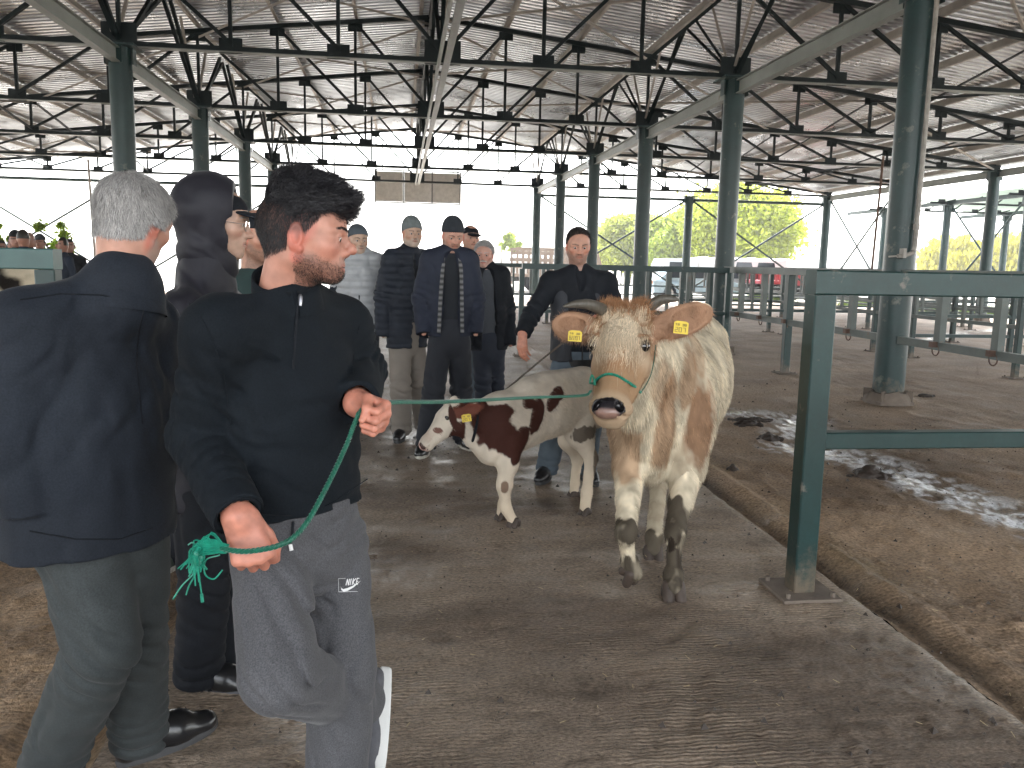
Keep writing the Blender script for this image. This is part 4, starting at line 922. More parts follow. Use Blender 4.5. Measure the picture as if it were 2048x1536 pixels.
def old_man():
    t = thing('person', 'old man with short white hair seen from behind in navy jacket and grey green trousers', 'person', (-.9, 2.1, 0))
    J = dict(head=P(264, 446, 2.0), neck=P(248, 584, 1.95), shL=P(52, 655, 1.86), shR=P(288, 655, 2.08), elL=P(8, 850, 1.80), wrL=P(60, 1020, 1.82), elR=P(313, 850, 2.1), wrR=P(290, 1010, 2.08),
             hip=P(185, 1010, 1.96), hpL=P(168, 1080, 1.92), hpR=P(252, 1075, 2.0), knL=P(205, 1290, 1.92), knR=P(268, 1290, 2.12), anL=P(108, 1515, 2.12), anR=P(278, 1462, 2.3))
    J['fwd'] = A_(.42, .9, -.3); J['up'] = A_(.16, .1, 1)
    def sc(L): return scalp(L, 6, .4, -5.6)
    o = dict(hair=(.4, .38, .36), skin=(.46, .24, .17), scalp=sc, scalpk=.75, scalpc=(.2, .18, .17), beard=.4, beardc=(.4, .38, .36), eyes=0)
    T, M, hm = body(t, J, o, .0026, .004, (), s=.9)
    cmb = lambda p: -M[:, 2]*.9+M[:, 1]*(.3)+M[:, 0]*.25+.3*np.c_[vnoise(p, 28, 1), vnoise(p, 28, 2), vnoise(p, 28, 3)]
    short_hair(t, T, M, hm, 1, 26000, (.024), (.42, .405, .39), sc, 'hair', .0, .3, .0009, cmb, 3, .0025, .38, 4, .55)
    side, fw, ax = torso_frame(J); hip = J['hip']
    folds = [(hip+ax*.2-side*.04, .3, nrm(side+ax*.12), .12, .005), (J['shR']-ax*.14+side*.06, .16, nrm(side-ax*.5), .07, .006), (J['shL']-ax*.15-side*.05, .16, nrm(side+ax*.6), .07, .006), (J['elR'], .09, J['elR']-J['shR'], .04, .005), (hip+ax*.4, .2, nrm(side*.5+ax), .11, .004)]
    F_ = lambda F: F.rc(J['neck']-ax*.03, J['neck']-ax*.0, .066, .06, k=.06)
    hn = nrm(-ax)
    jk = garment_top(t, J, m_navy, 'jacket', .005, (.205, .19, .17), .7, .066, (.074, .066, .055), (hip-ax*.085, hn), .066, folds, .002, .015, 6, extra=F_, hollow=False)
    V = []; nC = 40; nk = J['neck']; nf = nrm((T(0, 9, -9)-nk)-ax*np.dot(T(0, 9, -9)-nk, ax)); ns = np.cross(ax, nf)
    rows = [(-.03, .088), (-.012, .085), (.02, .074), (.034, .069), (.032, .064), (.0, .062)]
    for hh_, rr_ in rows:
        for i in range(nC): a_ = math.radians(14)+math.radians(332)*i/(nC-1); c_ = math.cos(a_); V.append(nk+ax*(hh_-.03*(c_+1)/2)+nf*c_*rr_*1.05+ns*math.sin(a_)*rr_)
    mesh_obj('collar', V, [(r_*nC+i, r_*nC+i+1, (r_+1)*nC+i+1, (r_+1)*nC+i) for r_ in range(len(rows)-1) for i in range(nC-1)], m_navy, jk, True)
    seams(jk, [[(40, 600), (120, 588), (200, 590), (290, 606)], [(292, 600), (278, 660), (272, 720), (280, 800), (286, 860)], [(60, 1062), (150, 1078), (240, 1078), (320, 1050)]], m_black)
    kL, kR = J['knL'], J['knR']
    folds = [(kL, .13, nrm(cR*.8+cU*.65), .06, .011), (J['hpL']*.5+kL*.5, .17, nrm(cR*.9+cU*.5), .1, .007), (kL*.5+J['anL']*.5, .17, nrm(cR*.9-cU*.3), .085, .007), (kR, .12, nrm(cR*.6+cU), .06, .008), (J['anR'], .12, cU, .045, .011), (J['anL'], .12, cU, .05, .009)]
    garment_legs(t, J, mat('grey_green_twill', (.04, .046, .047), .8, var2=.25, v2s=260, var=.14, vscale=4, bump=.35, bscale=500, bdist=.0008, sheen=.06, spec=.25), 'trousers', .005, .145, .68, .098, .082, .078, folds, .002, 8, cutank=.03)
    feet(t, J, dict(L=A_(-.35, 1, -.05), R=nrm(A_(.85, .5, .12))), m_leather, m_dsole, .005, .29, True)
def hooded():
    t = thing('person', 'man in dark hooded jacket and peaked cap wearing glasses, black trousers, facing right', 'person', (-1., 2.8, 0))
    J = dict(head=P(434, 449, 2.80), neck=P(412, 560, 2.80), shR=P(372, 634, 2.68), shL=P(455, 634, 2.95), elR=P(358, 800, 2.66), wrR=P(400, 930, 2.66), elL=P(450, 800, 3.0), wrL=P(470, 930, 2.95),
             hip=P(412, 940, 2.82), hpR=P(405, 985, 2.74), hpL=P(425, 985, 2.9), knR=P(408, 1180, 2.74), knL=P(440, 1180, 2.92), anR=P(398, 1338, 2.78), anL=P(435, 1318, 2.95))
    J['fwd'] = A_(1, .05, -.1)
    T, M, hm = body(t, J, dict(skin=(.42, .27, .2), hair=(.2, .2, .2), nose=.95), .003, .005, (), s=1.)
    side, fw, ax = torso_frame(J); m = mat('hood_nylon', (.013, .0125, .018), .6, var=.2, vscale=6, bump=.3, bscale=60, bdist=.003, sheen=.1, spec=.3)
    def ex(F):
        F.rc(J['neck']-ax*.02, T(0, -2, -6), .078, .08, k=.04)
    folds = [(J['shR']-ax*.05, .14, nrm(cR+cU*.8), .06, .008), (J['elR'], .14, nrm(cR*.5+cU), .055, .009), (J['hip']+ax*.1, .2, nrm(cR+cU*.2), .08, .008)]
    jk = garment_top(t, J, m, 'jacket', .0055, (.17, .16, .165), .72, .07, (.08, .07, .055), (J['hip']-ax*.11, -ax), .08, folds, .003, .012, 9, extra=ex)
    F = Field(T(0, 0, 0)-.19, T(0, 0, 0)+.2, .004); q = .01
    F.el(T(0, -2.6, 4.4), np.array([10.4, 12.4, 12.0])*q, M); F.el(T(0, -1, -5.5), np.array([8.6, 8.8, 8.2])*q, M, .04); F.rc(T(0, -4, -9), T(0, 1, -12), .075, .07, k=.04)
    F.cut(T(0, 6.0, 0), M@nrm((0, 1, .12)), None, None); F.el(T(0, 3.5, 0), np.array([7.6, 10, 11.2])*q, M, .01, 's')
    F.disp(foldfn([(T(0, -2, 0), .13, M@nrm((.2, .9, .6)), .11, .004), (T(0, -4, -7), .09, M@nrm((0, .6, 1)), .06, .006)], 12, .003)); V, Q = F.mesh(); V = relax(V, Q, 1)
    mesh_obj('hood', V, Q, m, jk, True)
    cap(t, T, M, 1., m_black)
    g = MB()
    for x in (-3.2, 3.2): g.tube([T(x+2.3*math.cos(a_), 9.4-.1*abs(math.cos(a_))*3, .6+1.7*math.sin(a_)) for a_ in np.linspace(0, 2*math.pi, 17)], .0011, 5, cap=False)
    g.tube([T(-1, 9.6, .9), T(0, 9.9, 1.2), T(1, 9.6, .9)], .001, 5)
    for x in (-1, 1): g.tube([T(x*5.5, 8.9, 1), T(x*7.4, 5, 1.1), T(x*7.7, -.5, 1)], .001, 5)
    gl = g.build('glasses', mat('spectacle_frame', (.1, .09, .08), .3, metal=.6, var=0), t, True); g = MB()
    for x in (-3.2, 3.2): g.add([T(x+2.1*math.cos(a_), 9.35, .6+1.5*math.sin(a_)) for a_ in np.linspace(0, 2*math.pi, 12, endpoint=False)], [tuple(range(12))])
    g.build('lens', mat('spectacle_lens', (.8, .85, .8), .05, var=0, trans=.9), gl)
    folds = [(J['knR'], .14, cU+cR*.4, .06, .007), (J['anR'], .11, cU, .05, .009), (J['hpR']*.5+J['knR']*.5, .16, nrm(cR+cU*.2), .09, .006)]
    garment_legs(t, J, m_black, 'trousers', .0055, .15, .75, .092, .082, .082, folds, .002, 4, cutank=.045)
    feet(t, J, dict(R=A_(1, -.12, 0), L=A_(1, .1, 0)), m_leather, mat('grey_sole', (.09, .09, .1), .6, var=.1), .005, .31, False, .034)
def standing(label, hx, hy, Y, sw, sv, hipv, footL, footR, face, mt, ml, o=None, hs=1., gw=(.165, .155, .16), sl=(.068, .06, .05), hemv=None, arms=None, hands=(), kn=.075, th=.09, an=.068, shoem=None, solem=None, hat=None, hair=None, folds=True, rot=0, extra=None, h=.0075, tw=.145, f=.68, hipx=None, slip=False, group=None, kneeshift=(0, 0), disp=None, hatk={}, cutank=.03, shape=None, names=('jacket', 'trousers')):
    """a person placed by the photo's head, shoulder, hip and foot positions at depth Y"""
    t = thing('person', label, 'person', P(hx, hy, Y)*[1, 1, 0], group)
    o = o or {}; cx = (sw[0]+sw[1])/2; hx2 = hipx if hipx is not None else cx; px = (Y*1.0)/CF
    dv = rot*.2     # torso turn: + = right shoulder (viewer's left) nearer
    shR, shL = P(sw[0], sv, Y-dv), P(sw[1], sv, Y+dv)
    J = dict(head=P(hx, hy, Y-.02), neck=P(cx*.5+hx*.5, sv-.075/px*.8, Y), shR=shR, shL=shL, hip=P(hx2, hipv, Y), fwd=A_(*face), up=A_(0, 0, 1))
    J['hpR'] = P(hx2, hipv+.05/px, Y)+(shR-shL)*.25; J['hpL'] = P(hx2, hipv+.05/px, Y)-(shR-shL)*.25
    for a, ft, sg in (('R', footR, 0), ('L', footL, 1)):
        an_ = G(*ft[:2])+A_(0, 0, .085); J['an'+a] = an_; J['kn'+a] = J['hp'+a]*.5+an_*.5-np.array([0, .04, -.0])+cR*kneeshift[sg]*.01
        if arms and a in arms: e, w = arms[a]; J['el'+a] = P(*e); J['wr'+a] = P(*w)
        else:
            s_ = -1 if a == 'R' else 1; J['el'+a] = J['sh'+a]+A_(s_*.07, .04, -.28); J['wr'+a] = J['hip']*.7+J['hp'+a]*.3+A_(s_*.17, -.05, .02)
    hds = []
    for hd in hands: a = hd.pop('a'); hds.append(dict(wr=J['wr'+a], arm=J['wr'+a]-J['el'+a], **hd))
    T, M, hm = body(t, J, o, .0042, .004, hds, s=hs)
    side, fw, ax = torso_frame(J); hp = J['hip']; sd = int(hx) % 17
    fl = [(J['elR'], .12, J['elR']-J['shR'], .05, .009), (J['elL'], .12, J['elL']-J['shL'], .05, .009), (hp+ax*.15, .2, nrm(ax+side*.3), .09, .007), (hp+ax*.4, .2, nrm(side+ax*.2), .11, .006)] if folds else ()
    ex = (lambda F: extra(F, J, side, fw, ax, T)) if extra else None
    jk = garment_top(t, J, mt, names[0], h, gw, f, .062, sl, (P(hx2, hemv, Y), -ax) if hemv else (hp-ax*.04, -ax), .062, fl, .003, .012, sd, extra=ex, hollow=False)
    if disp: 
        me = jk.data; V = np.zeros(len(me.vertices)*3, dtype=np.float32); me.vertices.foreach_get('co', V); V = V.reshape(-1, 3); N = np.zeros(len(V)*3, dtype=np.float32); me.vertices.foreach_get('normal', N); V = V+N.reshape(-1, 3)*disp(V, J, side, fw, ax)[:, None]; me.vertices.foreach_set('co', V.ravel().astype(np.float32)); me.update()
    fl = [(J['knR'], .14, ax+side*.5, .07, .009), (J['knL'], .14, ax-side*.5, .07, .009), (J['anR'], .1, ax, .055, .01), (J['anL'], .1, ax, .055, .01)]
    garment_legs(t, J, ml, names[1], h, tw, .74, th, kn, an, fl, .0025, sd+1, cutank=cutank)
    feet(t, J, dict(R=A_(footR[2], footR[3], 0), L=A_(footL[2], footL[3], 0)), shoem or m_leather, solem or m_dsole, .008, .27, slip)
    if hat: hat(t, T, M, hs, **hatk)
    if hair: hair(t, T, M, hm, hs)
    return t, J, T, M, jk

young_man, JY = young()
old_man()
hooded()
m_dgrey = mat('charcoal_trousers', (.022, .024, .03), .85, var=.15, vscale=5, sheen=.05, spec=.25)
m_beige = mat('beige_trousers', (.19, .165, .14), .85, var=.15, vscale=5, bump=.3, bscale=120, bdist=.002)
m_jean = mat('blue_denim', (.08, .105, .13), .85, var=.3, vscale=6, bump=.3, bscale=200, bdist=.001)
m_park = mat('navy_parka', (.018, .022, .036), .75, spec=.25, var=.18, vscale=6, bump=.3, bscale=80, bdist=.002)
m_quilt = mat('quilted_navy', (.014, .018, .027), .7, spec=.3, var=.2, vscale=8, bump=.3, bscale=90, bdist=.003)
def openfront(wid=.045, depth=.1):
    def f(F, J, side, fw, ax, T):
        a = J['neck']+fw*depth*.9-ax*.04; b = J['hip']+fw*(depth+.04)-ax*.12; F.rc(a, b, wid, wid*1.6, k=.01, op='s', flat=fw, f=1.)
    return f
def innershirt(t, J, m, w=.14, name='shirt', f=.62):
    side, fw, ax = torso_frame(J); F = Field(*bounds([J['hip']-ax*.2, J['neck']+ax*.03, J['shL'], J['shR']], .12), .008); sc = (J['shL']+J['shR'])/2
    F.rc(J['hip']-ax*.05, sc-ax*.12, w, w, flat=fw, f=f); F.rc(sc-ax*.1, J['neck'], .11, .055, k=.05, flat=fw, f=.8); F.rc(J['neck'], J['neck']+ax*.02, .06, .058, k=.02); F.cut(J['hip']-ax*.03, -ax)
    V, Q = F.mesh(); return mesh_obj(name, V, Q, m, t, True)
def bodyhair(n, ln, c, sc_, grav=.2, jit=.35, name='hair', w=.0012):
    return lambda t, T, M, hm, s: short_hair(t, T, M, hm, s, n, ln, c, sc_, name, grav, jit, w)
moust = lambda L: ((np.abs(L[:, 2]+4.1) < .9) & (L[:, 1] > 7) & (np.abs(L[:, 0]) < 3.2)).astype(float)
# man in the green grey woolly hat
t, J, T, M, jk = standing('man with grey knitted hat, long quilted coat and beige trousers', 824, 470, 6.75, (785, 842), 520, 672, (848, 868, .25, -1), (803, 878, -.2, -1), (.3, -1, .0), m_quilt, m_beige,
    dict(skin=(.42, .27, .19), beard=.5, beardc=(.4, .38, .35), fat=1.05), .95, (.185, .17, .165), (.08, .072, .058), 693, None, extra=openfront(.035), rot=.5, hat=lambda t, T, M, s: beanie(t, T, M, s, mat('grey_wool', (.13, .15, .15), .95, var=.2, vscale=40, bump=.4, bscale=200, bdist=.003), 1.12),
    disp=lambda V, J, side, fw, ax: .006*np.abs(np.sin(((V-J['hip'])@ax)*np.pi/.055)), kn=.085, an=.085, shape=None)
innershirt(t, J, m_black)
# man in the navy parka
t, J, T, M, jk = standing('man in black knitted hat and open navy parka with plaid lining, hands in pockets', 905, 472, 6.15, (862, 936), 520, 668, (925, 893, .35, -1), (852, 908, -.35, -1), (.22, -1, -.38), m_park, m_dgrey,
    dict(skin=(.46, .25, .18), beard=.45, beardc=(.05, .04, .035)), .95, (.175, .165, .165), (.078, .07, .056), 672, None, extra=openfront(.055, .11), hat=lambda t, T, M, s: beanie(t, T, M, s, mat('dark_wool', (.02, .024, .03), .95, var=.2, vscale=40), 1.), solem=m_sole, slip=True, kn=.085, an=.08)
inn = innershirt(t, J, mat('dark_knit', (.01, .012, .016), .9, var=.1)); side, fw, ax = torso_frame(J)
pl = mat('plaid_lining', (.2, .22, .25), .9, var=0)
if not pl.get('done'):
    n = pl.node_tree.nodes; l = pl.node_tree.links; tc = n.new('ShaderNodeTexCoord'); w1 = n.new('ShaderNodeTexWave'); w1.bands_direction = 'Z'; w1.inputs['Scale'].default_value = 8; w1.inputs['Distortion'].default_value = .5; l.new(tc.outputs['Object'], w1.inputs[0])
    r = n.new('ShaderNodeMapRange'); l.new(w1.outputs['Fac'], r.inputs[0]); r.inputs[3].default_value = .03; r.inputs[4].default_value = .17; l.new(r.outputs[0], n['Principled BSDF'].inputs['Base Color']); pl['done'] = 1
for s_ in (-1, 1):
    b = MB(); pts = [J['neck']+fw*.05+side*s_*.05-ax*.01, J['neck']+fw*.105+side*s_*.065-ax*.12, J['hip']*.5+J['neck']*.5+fw*.125+side*s_*.075, J['hip']+fw*.135+side*s_*.085+ax*.02]
    b.tube(crs(pts, 4), .02, 8, rs=[.009]*3+[.014]*10); b.build('lining', pl, jk, True)
# man partly hidden behind him
standing('man in dark cap and blue jeans mostly hidden behind the man in the navy parka', 941, 476, 7.7, (912, 958), 524, 655, (948, 836, .1, -1), (936, 840, -.1, -1), (.3, -1, -.1), m_black, m_jean, dict(skin=(.45, .25, .18)), .95, hat=lambda t, T, M, s: cap(t, T, M, s, m_black), hemv=662)
# grey haired man with the moustache
t, J, T, M, jk = standing('grey haired man with white moustache in open black jacket over grey zip top', 968, 510, 7.2, (951, 1003), 551, 690, (992, 842, .2, -1), (966, 850, -.2, -1), (-.2, -1, -.15), m_black, mat('navy_trousers', (.014, .018, .03), .85),
    dict(skin=(.45, .24, .18), beard=.15, beardc=(.5, .5, .48), scalp=lambda L: scalp(L, 6.5, .8, -4.5), scalpk=.8, scalpc=(.35, .34, .33), brow=(.3, .3, .3)), .97, (.17, .16, .155), (.072, .064, .052), 700, None, extra=openfront(.05), hair=bodyhair(5000, .02, (.42, .41, .4), lambda L: scalp(L, 6.5, .8, -4.5)))
inn = innershirt(t, J, mat('grey_zip_top', (.05, .055, .065), .85, var=.1)); side, fw, ax = torso_frame(J)
F = Field(T(0, 8, -4.1)-.05, T(0, 8, -4.1)+.05, .003); [F.rc(T(0, 9.1, -3.9), T(x*2.9, 8.0, -4.7), .0075, .005, k=.003) for x in (-1, 1)]; V, Q = F.mesh(); mesh_obj('moustache', V, Q, m_hair, t, True, cols=np.tile((.45, .44, .42), (len(V), 1)))
# man in the pale padded vest
t, J, T, M, jk = standing('man in dark knitted hat wearing a pale grey padded vest, partly behind the young man', 716, 483, 7.0, (690, 752), 525, 665, (745, 850, .2, -1), (715, 856, -.2, -1), (.35, -1, -.05), mat('pale_padded_nylon', (.32, .33, .34), .5, var=.12, vscale=8), m_dgrey,
    dict(skin=(.42, .28, .2), beard=.3, beardc=(.3, .3, .28)), .98, (.18, .17, .165), (.07, .062, .052), 660, hat=lambda t, T, M, s: beanie(t, T, M, s, mat('slate_wool', (.07, .085, .1), .95), .92, 3.4), disp=lambda V, J, side, fw, ax: .009*np.abs(np.sin(((V-J['hip'])@ax)*np.pi/.06)))
b = MB(); side, fw, ax = torso_frame(J); b.tube([J['neck']+fw*.09-ax*.03, J['hip']*.5+J['neck']*.5+fw*.125, J['hip']+fw*.13], .006, 6); b.build('zip', m_black, jk, True)
for a in 'LR': b = MB(); s_ = 1 if a == 'L' else -1; b.tube([J['sh'+a]+ax*.01, J['el'+a], J['wr'+a]], .06, 14, rs=[.083, .074, .06]); b.build('sleeve', m_navy, jk, True)
# the man half hidden between the hooded man and the young man
standing('man with dark cap and stubble half hidden behind the hooded man', 520, 475, 3.75, (455, 540), 590, 880, (400, 1150, .3, -1), (345, 1136, -.5, -1), (.75, -.66, -.2), mat('dark_green_fleece', (.012, .03, .028), .85), m_black, dict(skin=(.42, .22, .15), beard=.6, beardc=(.03, .025, .02)), .97, hat=lambda t, T, M, s: cap(t, T, M, s, m_black), shoem=mat('green_suede', (.05, .065, .055), .8), solem=m_sole, hemv=900)
# man in black behind the cow
t, J, T, M, jk = standing('man in black shirt and waistcoat with jeans standing behind the calf', 1156, 492, 5.4, (1102, 1212), 566, 716, (1170, 960, .2, -1), (1094, 958, -.5, -.9), (-.05, -1, -.28), m_black, m_jean,
    dict(skin=(.44, .225, .155), beard=.55, beardc=(.12, .1, .09), hair=(.02, .017, .015), scalp=lambda L: scalp(L, 9.0, 1.2, -4.5), scalpk=.85, scalpc=(.02, .018, .016)), .97, (.17, .16, .17), (.068, .06, .05), 700,
    dict(R=((1062, 632, 5.3), (1045, 668, 5.2)), L=((1238, 640, 5.2), (1192, 640, 4.6))), [dict(a='R', f=nrm(-cU-cR*.0-cF*.1), n=nrm(cR*.5+cF*.6), side=-1, curl=.28, thumb=.35, h=.0036), dict(a='L', f=nrm(-cR-cU*.2-cF*.4), n=nrm(-cU), side=1, curl=.35, h=.0036)],
    hair=bodyhair(7000, .012, (.018, .016, .014), lambda L: scalp(L, 9.0, 1.2, -4.5), .2, .4), kn=.085, th=.095, an=.075, extra=lambda F, J, side, fw, ax, T: F.rc(J['neck']+fw*.09+ax*.06, J['neck']+fw*.11-ax*.1, .045, .012, op='s', k=.01))
side, fw, ax = torso_frame(J)
b = MB(); b.tube([J['neck']+fw*.1-ax*.1, J['hip']*.5+J['neck']*.5+fw*.118, J['hip']+fw*.12], .004, 6); b.build('placket', m_leather, jk, True)
mv = mat('waistcoat_black', (.02, .022, .028), .7, var=.2)
for s_ in (-1, 1):
    F = Field(*bounds([J['shL'], J['shR'], J['hip']-ax*.1], .12), .0075); sc_ = (J['shL']+J['shR'])/2
    F.rc(J['hip']+side*s_*.09-ax*.08, sc_+side*s_*.1-ax*.1, .1, .085, flat=fw, f=1.22); F.rc(sc_+side*s_*.1-ax*.1, sc_+side*s_*.085+ax*.02, .08, .05, k=.03, flat=fw, f=1.0); F.rc(J['hip']+fw*.1-ax*.2, sc_+fw*.1, .07, .05, op='s', k=.01); F.cut(J['hip']-ax*.01, -ax)
    F.disp(foldfn([(J['hip']+ax*.15, .25, nrm(side*s_+ax*.3), .08, .008)], 3, .003)); V, Q = F.mesh(); mesh_obj('waistcoat_front', V, Q, mv, jk, True)
b = MB(); n_ = 24; b.tube([J['hip']-ax*.045, J['hip']-ax*.0], .15, 24, rs=[.153, .153], up=fw); b.V = [tuple(J['hip']+(np.array(v)-J['hip'])-fw*np.dot(np.array(v)-J['hip'], fw)*.26) for v in b.V]; be = b.build('belt', m_leather, t, True)
# ================================================================ animals
m_coat = mat('cow_coat', (.5, .4, .3), .75, attr='col', var=.06, vscale=10, bump=.5, bscale=130, bdist=.004, stretch=(1, 1, .35), spec=.15)
m_fur = mat('coat_hair', (.5, .4, .3), .65, attr='col', var=0, spec=.15)
m_horn = mat('horn', (.085, .075, .06), .45, var=.3, vscale=30, bump=.3, bscale=60, bdist=.003, stretch=(3, 1, 1))
m_hoof = mat('hoof', (.05, .034, .025), .6, var=.3, vscale=25, bump=.4, bscale=50, bdist=.003)
m_tag = mat('yellow_tag', (.65, .47, .02), .45, var=.05)
m_tagink = mat('tag_print', (.2, .14, .02), .6, var=0)
m_eyeb = mat('dark_eye', (.006, .005, .004), .05, var=0, coat=1)
m_nosep = mat('wet_nose', (.02, .017, .018), .18, attr='col', var=.1, vscale=60, bump=.4, bscale=260, bdist=.001)
def hoofs(par, p, d, s, gap=True):
    """cloven hoof: p = coronet centre, d = toe direction, tip on the ground"""
    d = nrm(d); up = A_(0, 0, 1); up = nrm(up-np.dot(up, d)*d*.0); r = nrm(np.cross(d, up)); u = np.cross(r, d)
    F = Field(np.array(p)-.14*s, np.array(p)+.14*s, .004)
    for q in (-1, 1):
        F.rc(p+r*q*.024*s+d*.0, p+r*q*.027*s+d*.035*s-u*.05*s, .028*s, .026*s); F.rc(p+r*q*.026*s-d*.035*s-u*.02*s, p+r*q*.026*s-d*.03*s-u*.05*s, .022*s, .022*s, k=.015)
    F.cut(p-u*.062*s, -u); F.cut(p+u*.03*s, u); V, Q = F.mesh(); return mesh_obj('hoof', V, Q, m_hoof, par, True)
def eartag(par, c, n, up, w, h, text=True):
    n = nrm(n); up = nrm(up-np.dot(up, n)*n); r = np.cross(up, n); V = []
    pr = [(-.5, -.5), (.5, -.5), (.5, .38), (.3, .5), (-.3, .5), (-.5, .38)]
    for t in (-.0015, .0015): V += [c+r*x*w+up*y*h+n*t for x, y in pr]
    k = len(pr); o = mesh_obj('ear_tag', V, [tuple(range(k-1, -1, -1)), tuple(range(k, 2*k))]+[(i, (i+1) % k, k+(i+1) % k, k+i) for i in range(k)], m_tag, par)
    if text:
        seg = {'2': 'abged', '0': 'abcdef', '7': 'abc', '3': 'abgcd', '8': 'abcdefg', '6': 'afgedc', 'T': 'ai', 'R': 'abgefh'}
        sg = {'a': ((0, 1), (1, 1)), 'b': ((1, 1), (1, .5)), 'c': ((1, .5), (1, 0)), 'd': ((0, 0), (1, 0)), 'e': ((0, .5), (0, 0)), 'f': ((0, 1), (0, .5)), 'g': ((0, .5), (1, .5)), 'h': ((.3, .5), (1, 0)), 'i': ((.5, 1), (.5, 0))}
        V = []; F = []
        for row, (tx, sz, y0) in enumerate((('TR 38', .16, .12), ('82207' if text == 1 else '207', .34, -.36))):
            cw = .8/max(len(tx), 3); x = -.4
            for ch in tx:
                for q in seg.get(ch, ''):
                    (x0, a0), (x1, a1) = sg[q]; a = np.array([x+x0*cw*.65, y0+a0*sz]); b = np.array([x+x1*cw*.65, y0+a1*sz]); dd = b-a; nn = np.array([-dd[1], dd[0]])/np.linalg.norm(dd)*.022
                    for e in (a-nn, b-nn, b+nn, a+nn): V.append(c+r*e[0]*w+up*e[1]*h+n*.0025)
                    F.append(tuple(range(len(V)-4, len(V))))
                x += cw
        if F: mesh_obj('tag_number', V, F, m_tagink, o)
    return o
def fur(par, V, Q, cols, n, ln, w, comb, name='coat', flatk=.7, seg=3, seed=2, wgt=None, jit=.25, grav=.1, curl=0, var=.12):
    N = vnormals(V, Q); g = pick(V, N, Q, wgt if wgt is not None else np.ones(len(V)), n, seed); p, d, f = g; r = np.random.default_rng(seed)
    k = cols[Q[f, 0]]*(1+r.normal(0, var, (len(p), 1))); L = ln(p) if callable(ln) else np.full(len(p), ln)
    return strands(name, p-d*.002, d, L*(.6+.7*r.random(len(p))), m_fur, par, seg, w, grav, curl, 12, np.clip(k, .003, 1), jit, comb, seed, flatk)
def blend(col, w, c): w = np.clip(w, 0, 1)[:, None]; return col*(1-w)+np.array(c)*w
CREAM, TAN, MUD = (.57, .49, .36), (.26, .135, .065), (.022, .015, .01)
def make_cow():
    t = thing('cow', 'cream and tan horned cow with green rope halter and yellow ear tags walking forward', 'cow', (1.25, 3.9, 0))
    c = P(1238, 692, 3.30); dn = nrm(P(1217, 838, 3.05)-P(1250, 600, 3.40)); lat = cR*.95-cF*.26; z = -dn; x = nrm(lat-np.dot(lat, z)*z); y = nrm(np.cross(x, z)); M = np.c_[x, y, z]; q = .0098
    T = lambda *p: c+M@(np.array(p, float)*q)
    F = Field((.55, 2.85, -.02), (2.05, 5.45, 1.5), .0058)
    lt = nrm(np.cross(A_(-.36, -.93, 0), (0, 0, 1)))     # across the body
    # trunk
    b0, b1, b2 = P(1322, 800, 3.92), P(1362, 766, 4.4), P(1392, 742, 5.0)
    F.rc(b0, b1, .285, .315, flat=lt, f=.8); F.rc(b1, b2, .315, .27, k=.05, flat=lt, f=.84); F.el(b0+A_(0, .05, .12), (.13, .2, .2), None, .1)
    F.rc(P(1425, 668, 4.85), P(1432, 672, 5.15), .06, .07, k=.1); F.el(b2+A_(0, .1, -.05), (.2, .17, .26), None, .08)
    F.rc(P(1375, 650, 4.5), P(1395, 648, 5.0), .09, .09, k=.09)
    # neck, dewlap, brisket, shoulders
    F.rc(T(0, -15, 4), P(1330, 735, 3.9), .15, .225, k=.08, flat=lt, f=.8); F.rc(T(0, -17, -8), P(1295, 850, 3.66), .10, .13, k=.08, flat=lt, f=.75); F.rc(P(1288, 880, 3.64), P(1302, 935, 3.74), .1, .085, k=.07)
    for (u, v, Y), sgn in (((1385, 815, 3.82), 1), ((1262, 830, 3.8), -1)): F.el(P(u, v, Y), (.1, .15, .2), None, .07)
    # legs
    def leg(pts, rs): F.chain(pts, rs, k=.025)
    a, b, cc, d, e = P(1380, 850, 3.78), P(1374, 935, 3.72), P(1350, 1066, 3.50), P(1347, 1150, 3.44), P(1347, 1172, 3.40)
    F.rc(a, b, .11, .085, k=.06); F.rc(b, b*.45+cc*.55, .083, .056, k=.04); F.rc(b*.45+cc*.55, cc, .056, .045, k=.02); F.el(cc+A_(0, -.01, 0), (.047, .048, .058), None, .02); F.rc(cc, d, .036, .032, k=.02); F.el(d, (.044, .046, .042), None, .02); F.rc(d, e, .038, .043, k=.02)
    H1 = e
    a, b, cc, d, e = P(1262, 860, 3.74), P(1260, 935, 3.66), P(1251, 1064, 3.38), P(1258, 1122, 3.45), P(1268, 1146, 3.43)
    F.rc(a, b, .1, .076, k=.06); F.rc(b, b*.45+cc*.55, .074, .052, k=.04); F.rc(b*.45+cc*.55, cc, .052, .045, k=.02); F.el(cc+A_(0, -.01, 0), (.046, .048, .056), None, .02); F.rc(cc, d, .034, .03, k=.02); F.el(d, (.038, .04, .036), None, .02); F.rc(d, e, .035, .038, k=.02)
    H2 = e
    a, b, cc, d, e = P(1350, 860, 4.75), P(1340, 905, 4.45), P(1318, 962, 4.2), P(1308, 1075, 3.95), P(1306, 1098, 3.91)
    F.rc(a, b, .15, .12, k=.07); F.rc(b, cc, .1, .055, k=.04); F.rc(cc, d, .045, .036, k=.02); F.el(d, (.043, .045, .04), None, .02); F.rc(d, e, .038, .042, k=.02); H3 = e
    a, b, cc, d, e = P(1396, 815, 5.1), P(1385, 880, 4.95), P(1362, 925, 5.05), P(1352, 1008, 4.72), P(1352, 1022, 4.70)
    F.rc(a, b, .15, .11, k=.07); F.rc(b, cc, .1, .05, k=.04); F.rc(cc, d, .043, .034, k=.02); F.rc(d, e, .038, .04, k=.02); H4 = e
